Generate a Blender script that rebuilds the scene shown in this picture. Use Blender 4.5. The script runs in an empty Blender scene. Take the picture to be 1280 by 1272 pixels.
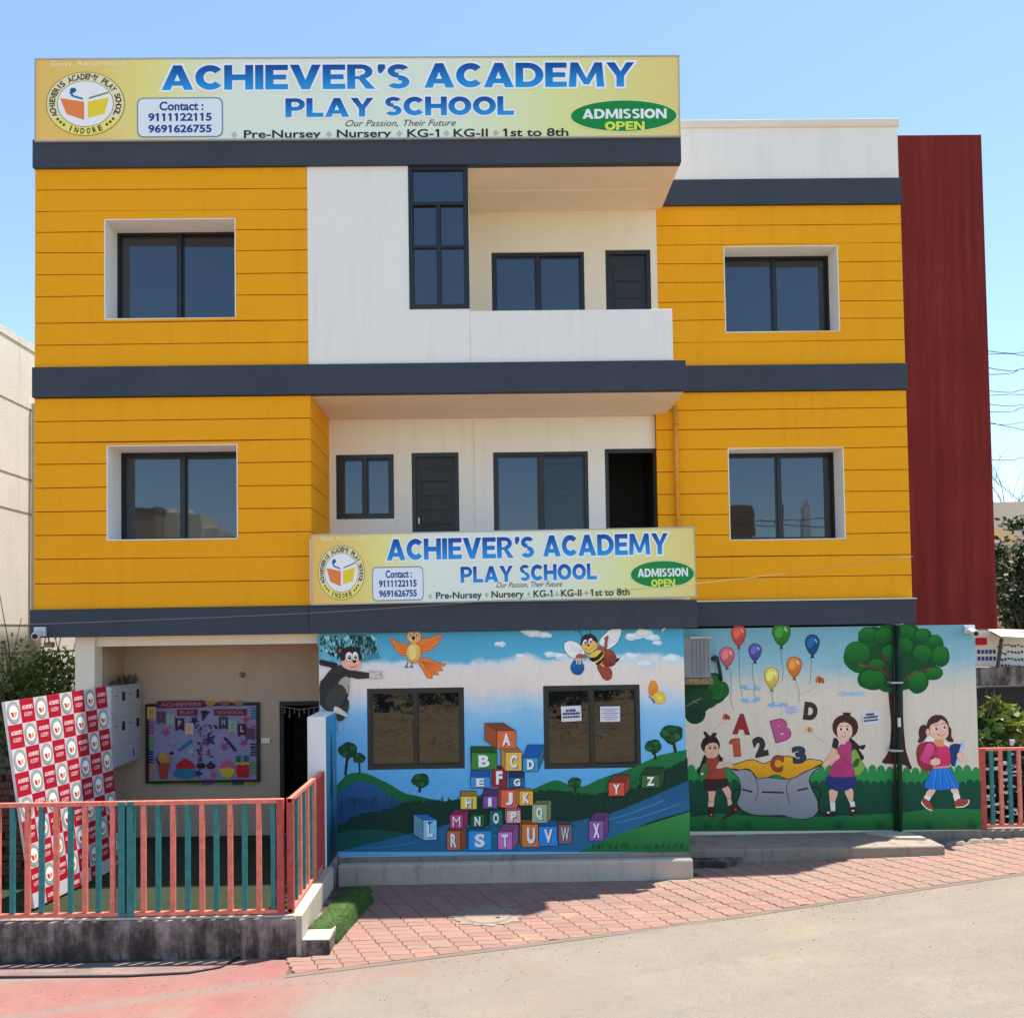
import bpy, bmesh, math, random
from mathutils import Vector, Matrix
R_ = random.Random(7)
S = bpy.context.scene
COL = S.collection
rad = math.radians

# ------------------------------------------------------------------ camera, sky, sun, exposure
FPX, DIST, HC = 1128.0, 12.0, 3.3
YAW, PIT, ROL, SX, SY = .011585, .033041, -.0146485, .0143749, .088998
_cy, _sy, _cp, _sp, _cr, _sr = math.cos(YAW), math.sin(YAW), math.cos(PIT), math.sin(PIT), math.cos(ROL), math.sin(ROL)
FW = Vector((_sy*_cp, _cy*_cp, _sp)); _r0 = Vector((_cy, -_sy, 0)); _u0 = _r0.cross(FW)
RT = _r0*_cr + _u0*_sr; UP = -_r0*_sr + _u0*_cr
CAM = Vector((0, -DIST, HC))
cam = bpy.data.cameras.new('camera'); camo = bpy.data.objects.new('camera', cam); COL.objects.link(camo)
cam.sensor_width = 36; cam.lens = FPX/1280*36; cam.shift_x = SX; cam.shift_y = SY; cam.clip_end = 4000; cam.clip_start = .05
m = Matrix.Identity(4)
for i in range(3):
    m[i][0] = RT[i]; m[i][1] = UP[i]; m[i][2] = -FW[i]; m[i][3] = CAM[i]
camo.matrix_world = m
S.camera = camo

SUNV = Vector((.213, .134, 1.0)).normalized()          # towards the sun
w = bpy.data.worlds.new('World'); S.world = w; w.use_nodes = True
nt = w.node_tree; nt.nodes.clear()
sky = nt.nodes.new('ShaderNodeTexSky'); sky.sky_type = 'NISHITA'; sky.sun_disc = False
sky.sun_elevation = math.asin(SUNV.z); sky.sun_rotation = math.atan2(SUNV.x, SUNV.y)
sky.air_density = 1.0; sky.dust_density = .5; sky.ozone_density = 1.8; sky.altitude = 500
bg = nt.nodes.new('ShaderNodeBackground'); bg.inputs[1].default_value = 0.107
ow = nt.nodes.new('ShaderNodeOutputWorld')
tn = nt.nodes.new('ShaderNodeVectorMath'); tn.operation = 'MULTIPLY'; tn.inputs[1].default_value = (.96, .985, .95)      # a little haze colour in the sky
nt.links.new(sky.outputs[0], tn.inputs[0]); nt.links.new(tn.outputs[0], bg.inputs[0]); nt.links.new(bg.outputs[0], ow.inputs[0])
sl = bpy.data.lights.new('sun', 'SUN'); sl.energy = 3.7; sl.angle = rad(.53); sl.color = (1, .94, .84)
so = bpy.data.objects.new('sun', sl); COL.objects.link(so)
so.rotation_mode = 'QUATERNION'; so.rotation_quaternion = SUNV.to_track_quat('Z', 'Y'); so.location = (5, 3, 30)
S.view_settings.view_transform = 'Standard'; S.view_settings.look = 'None'
S.view_settings.exposure = 1.43; S.view_settings.gamma = 1; S.view_settings.use_curve_mapping = False
S.render.engine = 'CYCLES'
S.cycles.max_bounces = 12; S.cycles.diffuse_bounces = 9; S.cycles.transparent_max_bounces = 12

# ------------------------------------------------------------------ measuring helpers
def ray(px, py): return FW*FPX + RT*(px-640+SX*1280) - UP*(py-636-SY*1280)
def at(px, py, Y):
    d = ray(px, py); return CAM + d*((Y+DIST)/d.y)
def onz(px, py, z=0.):
    d = ray(px, py); return CAM + d*((z-HC)/d.z)
def onx(px, py, x):
    d = ray(px, py); return CAM + d*(x/d.x)

# ------------------------------------------------------------------ materials
def lin(c): return c/12.92 if c <= .04045 else ((c+.055)/1.055)**2.4
def px(r, g, b, k=1.3):
    return tuple(min(.92, lin(v/255)*k) for v in (r, g, b))
class NT:
    def __init__(s, name):
        s.m = bpy.data.materials.new(name); s.m.use_nodes = True; s.t = s.m.node_tree
        s.b = s.t.nodes['Principled BSDF']; s.out = s.t.nodes['Material Output']
    def n(s, typ, **kw):
        x = s.t.nodes.new(typ)
        for k, v in kw.items():
            if k.startswith('i_'):
                key = k[2:]; key = int(key) if key.isdigit() else key.replace('_', ' ')
                x.inputs[key].default_value = v
            else: setattr(x, k, v)
        return x
    def l(s, a, b): s.t.links.new(a, b)
    def ramp(s, fac, stops, interp='LINEAR'):
        r = s.n('ShaderNodeValToRGB'); r.color_ramp.interpolation = interp
        el = r.color_ramp.elements
        while len(el) < len(stops): el.new(.5)
        for e, (p, c) in zip(el, stops):
            e.position = p; e.color = (*c, 1) if len(c) == 3 else c
        s.l(fac, r.inputs[0]); return r.outputs[0]
    def noise(s, scale, detail=4, rough=.6, vec=None, dist=0):
        n = s.n('ShaderNodeTexNoise'); n.inputs['Scale'].default_value = scale; n.inputs['Detail'].default_value = detail
        n.inputs['Roughness'].default_value = rough; n.inputs['Distortion'].default_value = dist
        if vec is None: vec = s.coord()
        s.l(vec, n.inputs['Vector']); return n.outputs['Fac']
    def coord(s, scale=(1, 1, 1)):
        g = s.n('ShaderNodeNewGeometry')
        mp = s.n('ShaderNodeMapping'); mp.inputs['Scale'].default_value = scale
        s.l(g.outputs['Position'], mp.inputs[0]); return mp.outputs[0]
    def sep(s, vec=None):
        x = s.n('ShaderNodeSeparateXYZ'); s.l(vec if vec is not None else s.coord(), x.inputs[0]); return x.outputs
    def math(s, op, a, b=None, clamp=False):
        x = s.n('ShaderNodeMath', operation=op); x.use_clamp = clamp
        for i, v in enumerate((a, b)):
            if v is None: continue
            if isinstance(v, (int, float)): x.inputs[i].default_value = v
            else: s.l(v, x.inputs[i])
        return x.outputs[0]
    def mix(s, fac, a, b, mode='MIX'):
        x = s.n('ShaderNodeMix', data_type='RGBA', blend_type=mode)
        for i, v in ((0, fac), (6, a), (7, b)):
            if isinstance(v, (int, float)): x.inputs[i].default_value = v
            elif isinstance(v, tuple): x.inputs[i].default_value = (*v, 1) if len(v) == 3 else v
            else: s.l(v, x.inputs[i])
        return x.outputs[2]
    def bump(s, h, strength=.3, dist=.01):
        b = s.n('ShaderNodeBump'); b.inputs['Strength'].default_value = strength; b.inputs['Distance'].default_value = dist
        s.l(h, b.inputs['Height']); s.l(b.outputs[0], s.b.inputs['Normal'])
    def col(s, c):
        if isinstance(c, tuple): s.b.inputs['Base Color'].default_value = (*c, 1)
        else: s.l(c, s.b.inputs['Base Color'])
    def set(s, **kw):
        for k, v in kw.items(): s.b.inputs[k.replace('_', ' ')].default_value = v
        return s.m

def plaster(name, c, var=.12, stain=.25, rough=.85, bump=.35, streak=True, staincol=None, fine=90):
    n = NT(name)
    big = n.noise(.9, 5, .65); f = n.noise(fine, 3, .6)
    st = n.noise(1.0, 5, .7, n.coord((5, 5, .45)))
    dark = tuple(x*(1-var*1.6) for x in c); lite = tuple(min(.95, x*(1+var*.6)) for x in c)
    col = n.mix(n.ramp(big, [(.3, (0, 0, 0)), (.7, (1, 1, 1))]), dark, lite)
    col = n.mix(.5, col, n.ramp(f, [(.25, tuple(x*.8 for x in c)), (.7, lite)]))
    if streak:
        sc = staincol or tuple(x*.45 for x in c)
        fac = n.math('MULTIPLY', n.ramp(st, [(.52, (0, 0, 0)), (.78, (1, 1, 1))]), stain)
        col = n.mix(fac, col, sc)
    n.col(col); n.bump(n.math('ADD', f, n.math('MULTIPLY', big, .5)), bump, .012); n.b.inputs['Specular IOR Level'].default_value = .12
    return n.set(Roughness=rough)

def paintmat(name, c, rough=.45, var=.12, metallic=0., bump=.1, scale=14, rust=0.):
    n = NT(name); f = n.noise(scale, 5, .65)
    cc = n.ramp(f, [(.3, tuple(x*(1-var*1.5) for x in c)), (.72, tuple(min(1, x*(1+var)) for x in c))])
    if rust: cc = n.mix(n.math('MULTIPLY', n.ramp(n.noise(11, 6, .8), [(.60, (0, 0, 0)), (.66, (1, 1, 1))]), rust), cc, (.09, .035, .02))
    n.col(cc)
    n.l(n.ramp(n.noise(scale*2.3, 3), [(.3, (rough*.8,)*3), (.7, (min(1, rough*1.25),)*3)]), n.b.inputs['Roughness'])
    n.bump(f, bump, .004); return n.set(Metallic=metallic)

MT = {}
MT['yellow'] = plaster('yellow_plaster', (.95, .405, .014), .04, .22, .8, .55, fine=42, staincol=(.5, .2, .02))
MT['joint'] = plaster('joint_plaster', (.27, .10, .012), .2, .3, .9, .2)
MT['white'] = plaster('white_plaster', (.90, .865, .81), .03, .2, .85, .25, staincol=(.42, .41, .38))
MT['cream'] = plaster('cream_plaster', (.85, .75, .61), .05, .12, .85, .25, staincol=(.42, .34, .25))
MT['soffit'] = plaster('soffit_plaster', (.84, .70, .54), .05, .15, .85, .2)
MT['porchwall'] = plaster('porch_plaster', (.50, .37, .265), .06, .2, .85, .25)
MT['band'] = plaster('slate_paint', (.056, .067, .089), .14, .22, .6, .3, staincol=(.07, .09, .12))
MT['rustband'] = plaster('slate_paint_stained', (.056, .067, .088), .16, .55, .6, .3, staincol=(.085, .075, .07))
n = NT('maroon_paint'); st = n.noise(1.0, 5, .6, n.coord((5, 5, .3))); bg_ = n.noise(.7, 5, .7); fn = n.noise(40, 4, .7); ln = n.noise(1.0, 2, .5, n.coord((9, 9, .22)))
c = n.ramp(st, [(.3, (.14, .015, .012)), (.5, (.20, .022, .017)), (.72, (.26, .038, .028))]); c = n.mix(n.math('MULTIPLY', n.ramp(bg_, [(.4, (0, 0, 0)), (.7, (1, 1, 1))]), .35), c, (.14, .015, .013))
c = n.mix(n.math('MULTIPLY', n.ramp(ln, [(.735, (0, 0, 0)), (.75, (1, 1, 1))]), .35), c, (.42, .25, .22))
n.col(n.mix(1., c, n.ramp(fn, [(.3, (.8, .8, .8)), (.7, (1.15, 1.15, 1.15))]), 'MULTIPLY')); n.bump(n.math('ADD', st, fn), .5, .012); n.b.inputs['Specular IOR Level'].default_value = .12; MT['maroon'] = n.set(Roughness=.7)
MT['frame'] = paintmat('dark_aluminium', (.008, .008, .010), .35, .2)
MT['doorwood'] = paintmat('dark_door', (.014, .013, .015), .45, .25)
MT['black'] = paintmat('black_paint', (.006, .006, .006), .6)
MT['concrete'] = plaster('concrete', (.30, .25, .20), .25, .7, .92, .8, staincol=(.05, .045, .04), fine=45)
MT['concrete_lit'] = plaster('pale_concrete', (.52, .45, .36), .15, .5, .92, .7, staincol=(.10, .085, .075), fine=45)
MT['neigh'] = plaster('neighbour_plaster', (.74, .715, .665), .10, .35, .9, .3, staincol=(.36, .32, .26), fine=30)
MT['salmon'] = paintmat('salmon_paint', (.74, .20, .135), .5, .18, rust=.7)
MT['red'] = paintmat('red_paint', (.44, .06, .05), .5, .2, rust=.6)
MT['teal'] = paintmat('teal_paint', (.014, .19, .185), .5, .22, rust=.6)
MT['pipeyellow'] = paintmat('yellow_pipe', (.72, .30, .02), .4)
MT['greymetal'] = plaster('weathered_metal', (.25, .27, .28), .15, .6, .5, .15, staincol=(.5, .5, .5))
MT['lockermetal'] = paintmat('grey_box_paint', (.44, .44, .46), .4, .08)
MT['whiteplastic'] = paintmat('white_plastic', (.62, .63, .65), .35, .06)
MT['paper'] = paintmat('white_paper', (.72, .72, .76), .8, .04)
MT['wood'] = paintmat('old_wood', (.32, .19, .09), .7, .45, scale=25)
MT['wire'] = paintmat('black_wire', (.02, .02, .02), .5)
MT['palewire'] = paintmat('pale_wire', (.35, .3, .25), .5)
MT['iron'] = paintmat('grey_iron', (.20, .17, .15), .7, .3)
MT['bark'] = plaster('bark', (.13, .10, .08), .3, .4, .95, .8)
MT['tank'] = paintmat('white_tank', (.75, .75, .75), .4)
MT['grille'] = paintmat('grille_paint', (.60, .45, .30), .5)
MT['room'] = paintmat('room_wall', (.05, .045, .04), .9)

def vcol(name, rough=.6, var=.10, gain=1., fine=70):
    n = NT(name); a = n.n('ShaderNodeAttribute'); a.attribute_name = 'Col'
    f = n.noise(fine, 3, .6); b = n.noise(2.2, 5, .7)
    br = n.noise(9, 4, .7, n.coord((1, 1, .35)), 1.5)
    v = n.math('ADD', n.math('MULTIPLY', f, var*2), n.math('MULTIPLY', b, var*3)); v = n.math('ADD', v, n.math('MULTIPLY', br, var*3))
    v = n.math('ADD', v, 1-var*4.1)
    x = n.n('ShaderNodeVectorMath', operation='SCALE'); n.l(a.outputs['Color'], x.inputs[0]); n.l(v, x.inputs['Scale'])
    n.l(x.outputs[0], n.b.inputs['Base Color']); n.bump(f, .2, .006); n.b.inputs['Specular IOR Level'].default_value = .2
    return n.set(Roughness=rough)
def leafmat(name, a, b, c):
    n = NT(name); oi = n.n('ShaderNodeAttribute'); oi.attribute_name = 'Col'; r = n.sep(oi.outputs['Color'])[0]
    n.col(n.ramp(r, [(0, a), (.5, b), (1, c)])); n.set(Roughness=.55)
    tr = n.n('ShaderNodeBsdfTranslucent'); tr.inputs['Color'].default_value = (*[min(1, x*1.3) for x in b], 1)
    mx = n.n('ShaderNodeMixShader'); mx.inputs[0].default_value = .25; n.l(n.b.outputs[0], mx.inputs[1]); n.l(tr.outputs[0], mx.inputs[2]); n.l(mx.outputs[0], n.out.inputs[0]); return n.m
MT['paint'] = vcol('mural_paint', .6, .10)
MT['print'] = vcol('printed_vinyl', .42, .03)

def glassmat(name, tint=(.10, .12, .15), refl=.12, trans=.5, sky_tint=(.8, .9, 1)):
    n = NT(name); t = n.t
    gl = n.n('ShaderNodeBsdfGlossy'); gl.inputs['Roughness'].default_value = .015; gl.inputs['Color'].default_value = (*sky_tint, 1)
    tr = n.n('ShaderNodeBsdfTransparent'); tr.inputs['Color'].default_value = (*tint, 1)
    lw = n.n('ShaderNodeLayerWeight'); lw.inputs['Blend'].default_value = .25
    bp = n.n('ShaderNodeBump'); bp.inputs['Strength'].default_value = .04; bp.inputs['Distance'].default_value = .02
    n.l(n.noise(1.7, 2), bp.inputs['Height']); n.l(bp.outputs[0], gl.inputs['Normal'])
    f = n.math('ADD', n.math('MULTIPLY', lw.outputs['Facing'], .35), refl, True)
    mx = n.n('ShaderNodeMixShader'); n.l(f, mx.inputs[0]); n.l(tr.outputs[0], mx.inputs[1]); n.l(gl.outputs[0], mx.inputs[2])
    df = n.n('ShaderNodeBsdfDiffuse'); df.inputs['Color'].default_value = (.03, .035, .045, 1)
    m2 = n.n('ShaderNodeMixShader'); m2.inputs[0].default_value = .22
    n.l(mx.outputs[0], m2.inputs[1]); n.l(df.outputs[0], m2.inputs[2]); n.l(m2.outputs[0], n.out.inputs['Surface'])
    return n.m
MT['glass'] = glassmat('tinted_glass', (.30, .33, .37), .125)
MT['glass_clear'] = glassmat('clear_glass', (.62, .62, .60), .05)
MT['glass2'] = glassmat('brown_tinted_glass', (.36, .31, .26), .075, sky_tint=(1, .92, .80))

# ------------------------------------------------------------------ mesh helpers
class MB:
    def __init__(s): s.v = []; s.f = []; s.c = []; s.mi = []
    def add(s, vs, fs, col=None, mi=0):
        o = len(s.v); s.v += [tuple(v) for v in vs]
        for f in fs: s.f.append(tuple(o+i for i in f)); s.c.append(col); s.mi.append(mi)
        return s
    def box(s, x0, x1, y0, y1, z0, z1, col=None, mi=0):
        v = [(x, y, z) for x in (x0, x1) for y in (y0, y1) for z in (z0, z1)]
        return s.add(v, [(0, 1, 3, 2), (4, 6, 7, 5), (0, 4, 5, 1), (2, 3, 7, 6), (0, 2, 6, 4), (1, 5, 7, 3)], col, mi)
    def quad(s, a, b, c, d, col=None, mi=0): return s.add([a, b, c, d], [(0, 1, 2, 3)], col, mi)
    def tube(s, pts, r, n=8, col=None, cap=True):
        pts = [Vector(p) for p in pts]; rings = []
        for i, p in enumerate(pts):
            a = pts[max(0, i-1)]; b = pts[min(len(pts)-1, i+1)]; t = (b-a).normalized()
            u = t.cross(Vector((0, 0, 1)));
            if u.length < 1e-3: u = t.cross(Vector((0, 1, 0)))
            u.normalize(); q = t.cross(u); rr = r[i] if isinstance(r, (list, tuple)) else r
            rings.append([p+(u*math.cos(k*2*math.pi/n)+q*math.sin(k*2*math.pi/n))*rr for k in range(n)])
        vs = [x for g in rings for x in g]; fs = []
        for i in range(len(rings)-1):
            for k in range(n):
                k2 = (k+1) % n; fs.append((i*n+k, i*n+k2, (i+1)*n+k2, (i+1)*n+k))
        if cap: fs += [tuple(range(n))[::-1], tuple((len(rings)-1)*n+k for k in range(n))]
        return s.add(vs, fs, col)
    def prism(s, poly, y0, y1, col=None, mi=0):   # poly in xz
        n = len(poly); vs = [(x, y0, z) for x, z in poly]+[(x, y1, z) for x, z in poly]
        fs = [tuple(range(n)), tuple(range(2*n-1, n-1, -1))]+[(i, i+n, (i+1) % n+n, (i+1) % n) for i in range(n)]
        return s.add(vs, fs, col, mi)
    def prismz(s, poly, z0, z1, col=None, bev=0):
        n = len(poly); 
        if bev:
            cx = sum(p[0] for p in poly)/n; cy = sum(p[1] for p in poly)/n
            top = [(cx+(x-cx)*(1-bev), cy+(y-cy)*(1-bev), z1) for x, y in poly]
            mid = [(x, y, z1-bev*.12) for x, y in poly]; vs = [(x, y, z0) for x, y in poly]+mid+top
            fs = [(i, (i+1) % n, (i+1) % n+n, i+n) for i in range(n)]+[(i+n, (i+1) % n+n, (i+1) % n+2*n, i+2*n) for i in range(n)]+[tuple(range(2*n, 3*n))]
            return s.add(vs, fs, col)
        vs = [(x, y, z0) for x, y in poly]+[(x, y, z1) for x, y in poly]
        fs = [tuple(range(n-1, -1, -1)), tuple(range(n, 2*n))]+[(i, (i+1) % n, (i+1) % n+n, i+n) for i in range(n)]
        return s.add(vs, fs, col)
    def build(s, name, mat, parent=None, smooth=False, bevel=0, fix=True):
        me = bpy.data.meshes.new(name); me.from_pydata(s.v, [], s.f); me.update()
        mats = mat if isinstance(mat, (list, tuple)) else [mat]
        for mm in mats: me.materials.append(MT[mm] if isinstance(mm, str) else mm)
        if len(mats) > 1: me.polygons.foreach_set('material_index', s.mi)
        if any(c is not None for c in s.c):
            at_ = me.color_attributes.new('Col', 'FLOAT_COLOR', 'CORNER')
            data = []
            for p, c in zip(me.polygons, s.c):
                c = c or (.5, .5, .5)
                if isinstance(c, list):
                    for k in range(p.loop_total): data += [*c[k], 1]
                else:
                    for k in range(p.loop_total): data += [*c, 1]
            at_.data.foreach_set('color', data)
        elif fix:
            bm = bmesh.new(); bm.from_mesh(me); bmesh.ops.recalc_face_normals(bm, faces=bm.faces); bm.to_mesh(me); bm.free()
        if smooth: me.polygons.foreach_set('use_smooth', [True]*len(me.polygons))
        o = bpy.data.objects.new(name, me); COL.objects.link(o)
        if parent: o.parent = parent; o.matrix_parent_inverse = parent.matrix_basis.inverted()
        if bevel:
            b = o.modifiers.new('bevel', 'BEVEL'); b.width = bevel; b.segments = 2; b.limit_method = 'ANGLE'
        return o
def tag(o, label=None, cat=None, group=None, kind=None):
    if label: o['label'] = label
    if cat: o['category'] = cat
    if group: o['group'] = group
    if kind: o['kind'] = kind
    return o
def thing(name, label, cat, loc=(0, 0, 0), group=None):
    o = bpy.data.objects.new(name, None); COL.objects.link(o); o.location = loc; o.empty_display_size = .3
    return tag(o, label, cat, group)
def copy_tree(o, parent=None):
    c = o.copy(); COL.objects.link(c)
    if parent: c.parent = parent
    for ch in list(o.children): copy_tree(ch, c)
    return c
def cells(mb, A, u0, u1, v0, v1, front, back, holes=(), reveal=None):
    """wall slab in a plane, with holes; A maps (u, depth, v) to a point; front and back are depths"""
    us = sorted({u0, u1}|{x for h in holes for x in h[:2] if u0 < x < u1}); vs = sorted({v0, v1}|{x for h in holes for x in h[2:4] if v0 < x < v1})
    solid = lambda a, b, c, d: not any(h[0] < (a+b)/2 < h[1] and h[2] < (c+d)/2 < h[3] for h in holes)
    ok = {(i, j): solid(us[i], us[i+1], vs[j], vs[j+1]) for i in range(len(us)-1) for j in range(len(vs)-1)}
    for (i, j), s_ in ok.items():
        if not s_: continue
        a, b, c, d = us[i], us[i+1], vs[j], vs[j+1]
        mb.quad(A(a, front, c), A(b, front, c), A(b, front, d), A(a, front, d))
        for di, dj, p, q in ((-1, 0, (a, c), (a, d)), (1, 0, (b, d), (b, c)), (0, -1, (b, c), (a, c)), (0, 1, (a, d), (b, d))):
            if not ok.get((i+di, j+dj), False):
                mb.quad(A(p[0], front, p[1]), A(q[0], front, q[1]), A(q[0], back, q[1]), A(p[0], back, p[1]))
    return mb
AX = lambda u, d, v: (u, d, v)

# text -------------------------------------------------------------------
_tc = {}
def tmesh1(s, bold): return _raw(s, bold, 0.)
def _raw(s, bold, shear):
    if bold > .015 and any(c in s for c in 'MW'): bold = 0.
    k = ('raw', s, bold, shear)
    if k in _tc: return _tc[k]
    cu = bpy.data.curves.new('t', 'FONT'); cu.body = s; cu.offset = bold; cu.shear = shear; cu.resolution_u = 4
    o = bpy.data.objects.new('t', cu); COL.objects.link(o); bpy.context.view_layer.update()
    dg = bpy.context.evaluated_depsgraph_get(); me = bpy.data.meshes.new_from_object(o.evaluated_get(dg))
    v = [(p.co.x, p.co.y) for p in me.vertices]; f = [tuple(p.vertices) for p in me.polygons]
    bpy.data.objects.remove(o); bpy.data.curves.remove(cu); bpy.data.meshes.remove(me)
    if not v: v = [(0, 0)]
    _tc[k] = (v, f, (min(p[0] for p in v), max(p[0] for p in v), min(p[1] for p in v), max(p[1] for p in v))); return _tc[k]
def tmesh(s, bold=0., shear=0.):
    k = (s, bold, shear)
    if k in _tc: return _tc[k]
    v, f, _ = _raw(s, bold, shear); v = list(v); f = list(f)
    for i, ch in enumerate(s):                                   # the built-in font's 1 is a bare bar: give it its flag
        if ch != '1': continue
        v1, _, (a0, a1, b0, b1) = tmesh1('1', bold); pre = tmesh1(s[:i+1], bold)[2][1]; xl = pre-(a1-a0)
        o_ = len(v); v += [(xl+.004, b1), (xl+.004, b1-.19), (xl-.11, b1-.24), (xl-.11, b1-.12)]; f.append((o_, o_+1, o_+2, o_+3))
    x0 = min(p[0] for p in v); x1 = max(p[0] for p in v); y0 = min(p[1] for p in v); y1 = max(p[1] for p in v)
    _tc[k] = (v, f, (x0, x1, y0, y1)); return _tc[k]
def put_text(mb, s, P, u0, u1, v0, v1, col, bold=0., shear=0., rot=0, bow=0., grad=None):
    """fit the text into the box u0..u1, v0..v1 of the surface P(u, v)"""
    v, f, (x0, x1, y0, y1) = tmesh(s, bold, shear)
    cu, cv = (u0+u1)/2, (v0+v1)/2; c_, s_ = math.cos(rot), math.sin(rot); out = []
    ss = []
    for x, y in v:
        a = (x-x0)/(x1-x0); b = (y-y0)/(y1-y0); ss.append(b)
        du = (a-.5)*(u1-u0); dv = (b-.5)*(v1-v0)
        out.append(P(cu+du*c_-dv*s_, cv+du*s_+dv*c_))
    o = len(mb.v); mb.v += [tuple(p) for p in out]
    for g in f:
        mb.f.append(tuple(o+i for i in g)); mb.mi.append(0)
        if grad: mb.c.append([tuple(grad[0][k]*(1-ss[i])+grad[1][k]*ss[i] for k in range(3)) for i in g])
        else: mb.c.append(col)
def put_chars(mb, s, P, u0, u1, v0, v1, col, bold, grad=None, grow=0., gap=.05):
    """letter by letter, every other letter a hair higher, so that fat letters may touch; P(u, v, extra)"""
    W = [_raw(c, 0, 0)[2] for c in s]; tot = sum(b[1]-b[0] for b in W)+gap*(len(s)-1); x = 0; k_ = (u1-u0)/tot
    for i, (c, b) in enumerate(zip(s, W)):
        a0 = u0+x*k_; a1 = a0+(b[1]-b[0])*k_; x += b[1]-b[0]+gap
        lo = v0 if c not in '\u2019' else v0+(v1-v0)*.62
        bold_ = bold*.3 if c in 'MWN' else bold
        put_text(mb, c, (lambda u, v, e=.00012*(i % 2): P(u, v, e)), a0-grow, a1+grow, lo-grow, v1+grow, col, bold_, grad=grad)
# heavy rounded display capitals for the school's name -------------------------
def _off(poly, g):
    n_ = len(poly); ar = sum(poly[i][0]*poly[(i+1) % n_][1]-poly[(i+1) % n_][0]*poly[i][1] for i in range(n_))
    if ar < 0: poly = poly[::-1]
    if not g: return poly
    L_ = []
    for i in range(n_):
        a, b = Vector(poly[i]), Vector(poly[(i+1) % n_]); t = (b-a).normalized(); nn = Vector((t.y, -t.x)); L_.append((a+nn*g, t))
    out = []
    for i in range(n_):
        (p, t), (q, u) = L_[i-1], L_[i]; den = t.x*u.y-t.y*u.x; k = ((q-p).x*u.y-(q-p).y*u.x)/den if abs(den) > 1e-6 else 0; r = p+t*k; out.append((r.x, r.y))
    return out
def _ring(cx, cy, rx, ry, tx, ty, a0, a1, g, n_=22):
    o, i_ = [], []
    for k in range(n_+1):
        a = rad(a0+(a1-a0)*k/n_); c, s_ = math.cos(a), math.sin(a)
        o.append((cx+(rx+g)*c, cy+(ry+g)*s_)); i_.append((cx+(rx-tx-g)*c, cy+(ry-ty-g)*s_))
    return [[o[k], o[k+1], i_[k+1], i_[k]] for k in range(n_)], True
def _glyph(ch, g):
    R = lambda a, b, c, d: _off([(a, b), (c, b), (c, d), (a, d)], g); Q = lambda *p: _off(list(p), g); T = .29; B = .235
    rg = lambda *a: _ring(*a, g)
    st = R(0, 0, T, 1)
    D_ = {'A': (1.14, [Q((0, 0), (.31, 0), (.70, 1), (.42, 1)), Q((1.14, 0), (.81, 0), (.42, 1), (.72, 1)), Q((.22, .17), (.90, .17), (.84, .36), (.30, .36))]),
      'C': (.98, [rg(.54, .5, .54, .5, .30, .25, 42, 318)]), 'H': (1.05, [st, R(.76, 0, 1.05, 1), R(.27, .385, .78, .615)]), 'I': (.30, [R(0, 0, .30, 1)]),
      'E': (.82, [st, R(.27, .785, .82, 1), R(.27, .40, .76, .60), R(.27, 0, .82, .215)]), 'V': (1.12, [Q((0, 1), (.33, 1), (.70, 0), (.42, 0)), Q((1.12, 1), (.80, 1), (.42, 0), (.72, 0))]),
      'R': (1.0, [st, rg(.48, .70, .44, .30, .26, .18, -90, 90), R(.27, .82, .49, 1), R(.27, .40, .49, .52), Q((.38, .46), (.66, .42), (1.02, 0), (.68, 0))]),
      'S': (.84, [rg(.43, .725, .40, .275, .25, .20, 30, 270), rg(.41, .275, .41, .275, .26, .20, -150, 90)]),
      'D': (1.06, [st, rg(.46, .5, .60, .5, .30, .22, -90, 90), R(.27, .78, .47, 1), R(.27, 0, .47, .22)]),
      'M': (1.36, [Q((0, 0), (.28, 0), (.34, 1), (.08, 1)), Q((1.36, 0), (1.08, 0), (1.02, 1), (1.28, 1)), Q((.08, 1), (.36, 1), (.80, .10), (.58, .10)), Q((1.28, 1), (1.0, 1), (.56, .10), (.78, .10))]),
      'Y': (1.08, [Q((0, 1), (.34, 1), (.68, .40), (.42, .40)), Q((1.08, 1), (.78, 1), (.42, .40), (.66, .40)), R(.395, 0, .685, .47)]),
      'P': (.92, [st, rg(.48, .67, .44, .33, .26, .2, -90, 90), R(.27, .80, .49, 1), R(.27, .34, .49, .54)]), 'L': (.80, [st, R(.27, 0, .80, .225)]),
      'N': (1.1, [R(0, 0, .27, 1), R(.83, 0, 1.1, 1), Q((.02, 1), (.32, 1), (1.08, 0), (.78, 0))]), 'O': (1.12, [rg(.56, .5, .56, .5, .30, .25, 0, 360)]), '\u2019': (.30, [Q((.06, .66), (.16, .62), (.32, .84), (.30, 1), (.06, 1), (.03, .84))])}
    return D_[ch]
def display_text(mb, s, P, u0, u1, v0, v1, col, grad=None, g=0.):
    gap = .07; W = [_glyph(c, 0)[0] for c in s]; tot = sum(W)+gap*(len(s)-1); k_ = (u1-u0)/tot; x = 0; H = v1-v0
    for i, c in enumerate(s):
        lay = (i % 2)*.0004
        for it in _glyph(c, g)[1]:
            polys = it[0] if isinstance(it, tuple) else [it]; lay += .00003
            for p in polys:
                f = [P(u0+(x+a)*k_, v0+b*H, lay) for a, b in p]
                cc = [tuple(grad[0][q]*(1-min(1, max(0, b)))+grad[1][q]*min(1, max(0, b)) for q in range(3)) for a, b in p] if grad else col
                mb.add(f, [tuple(range(len(f)))], cc)
        x += W[i]+gap
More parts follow.
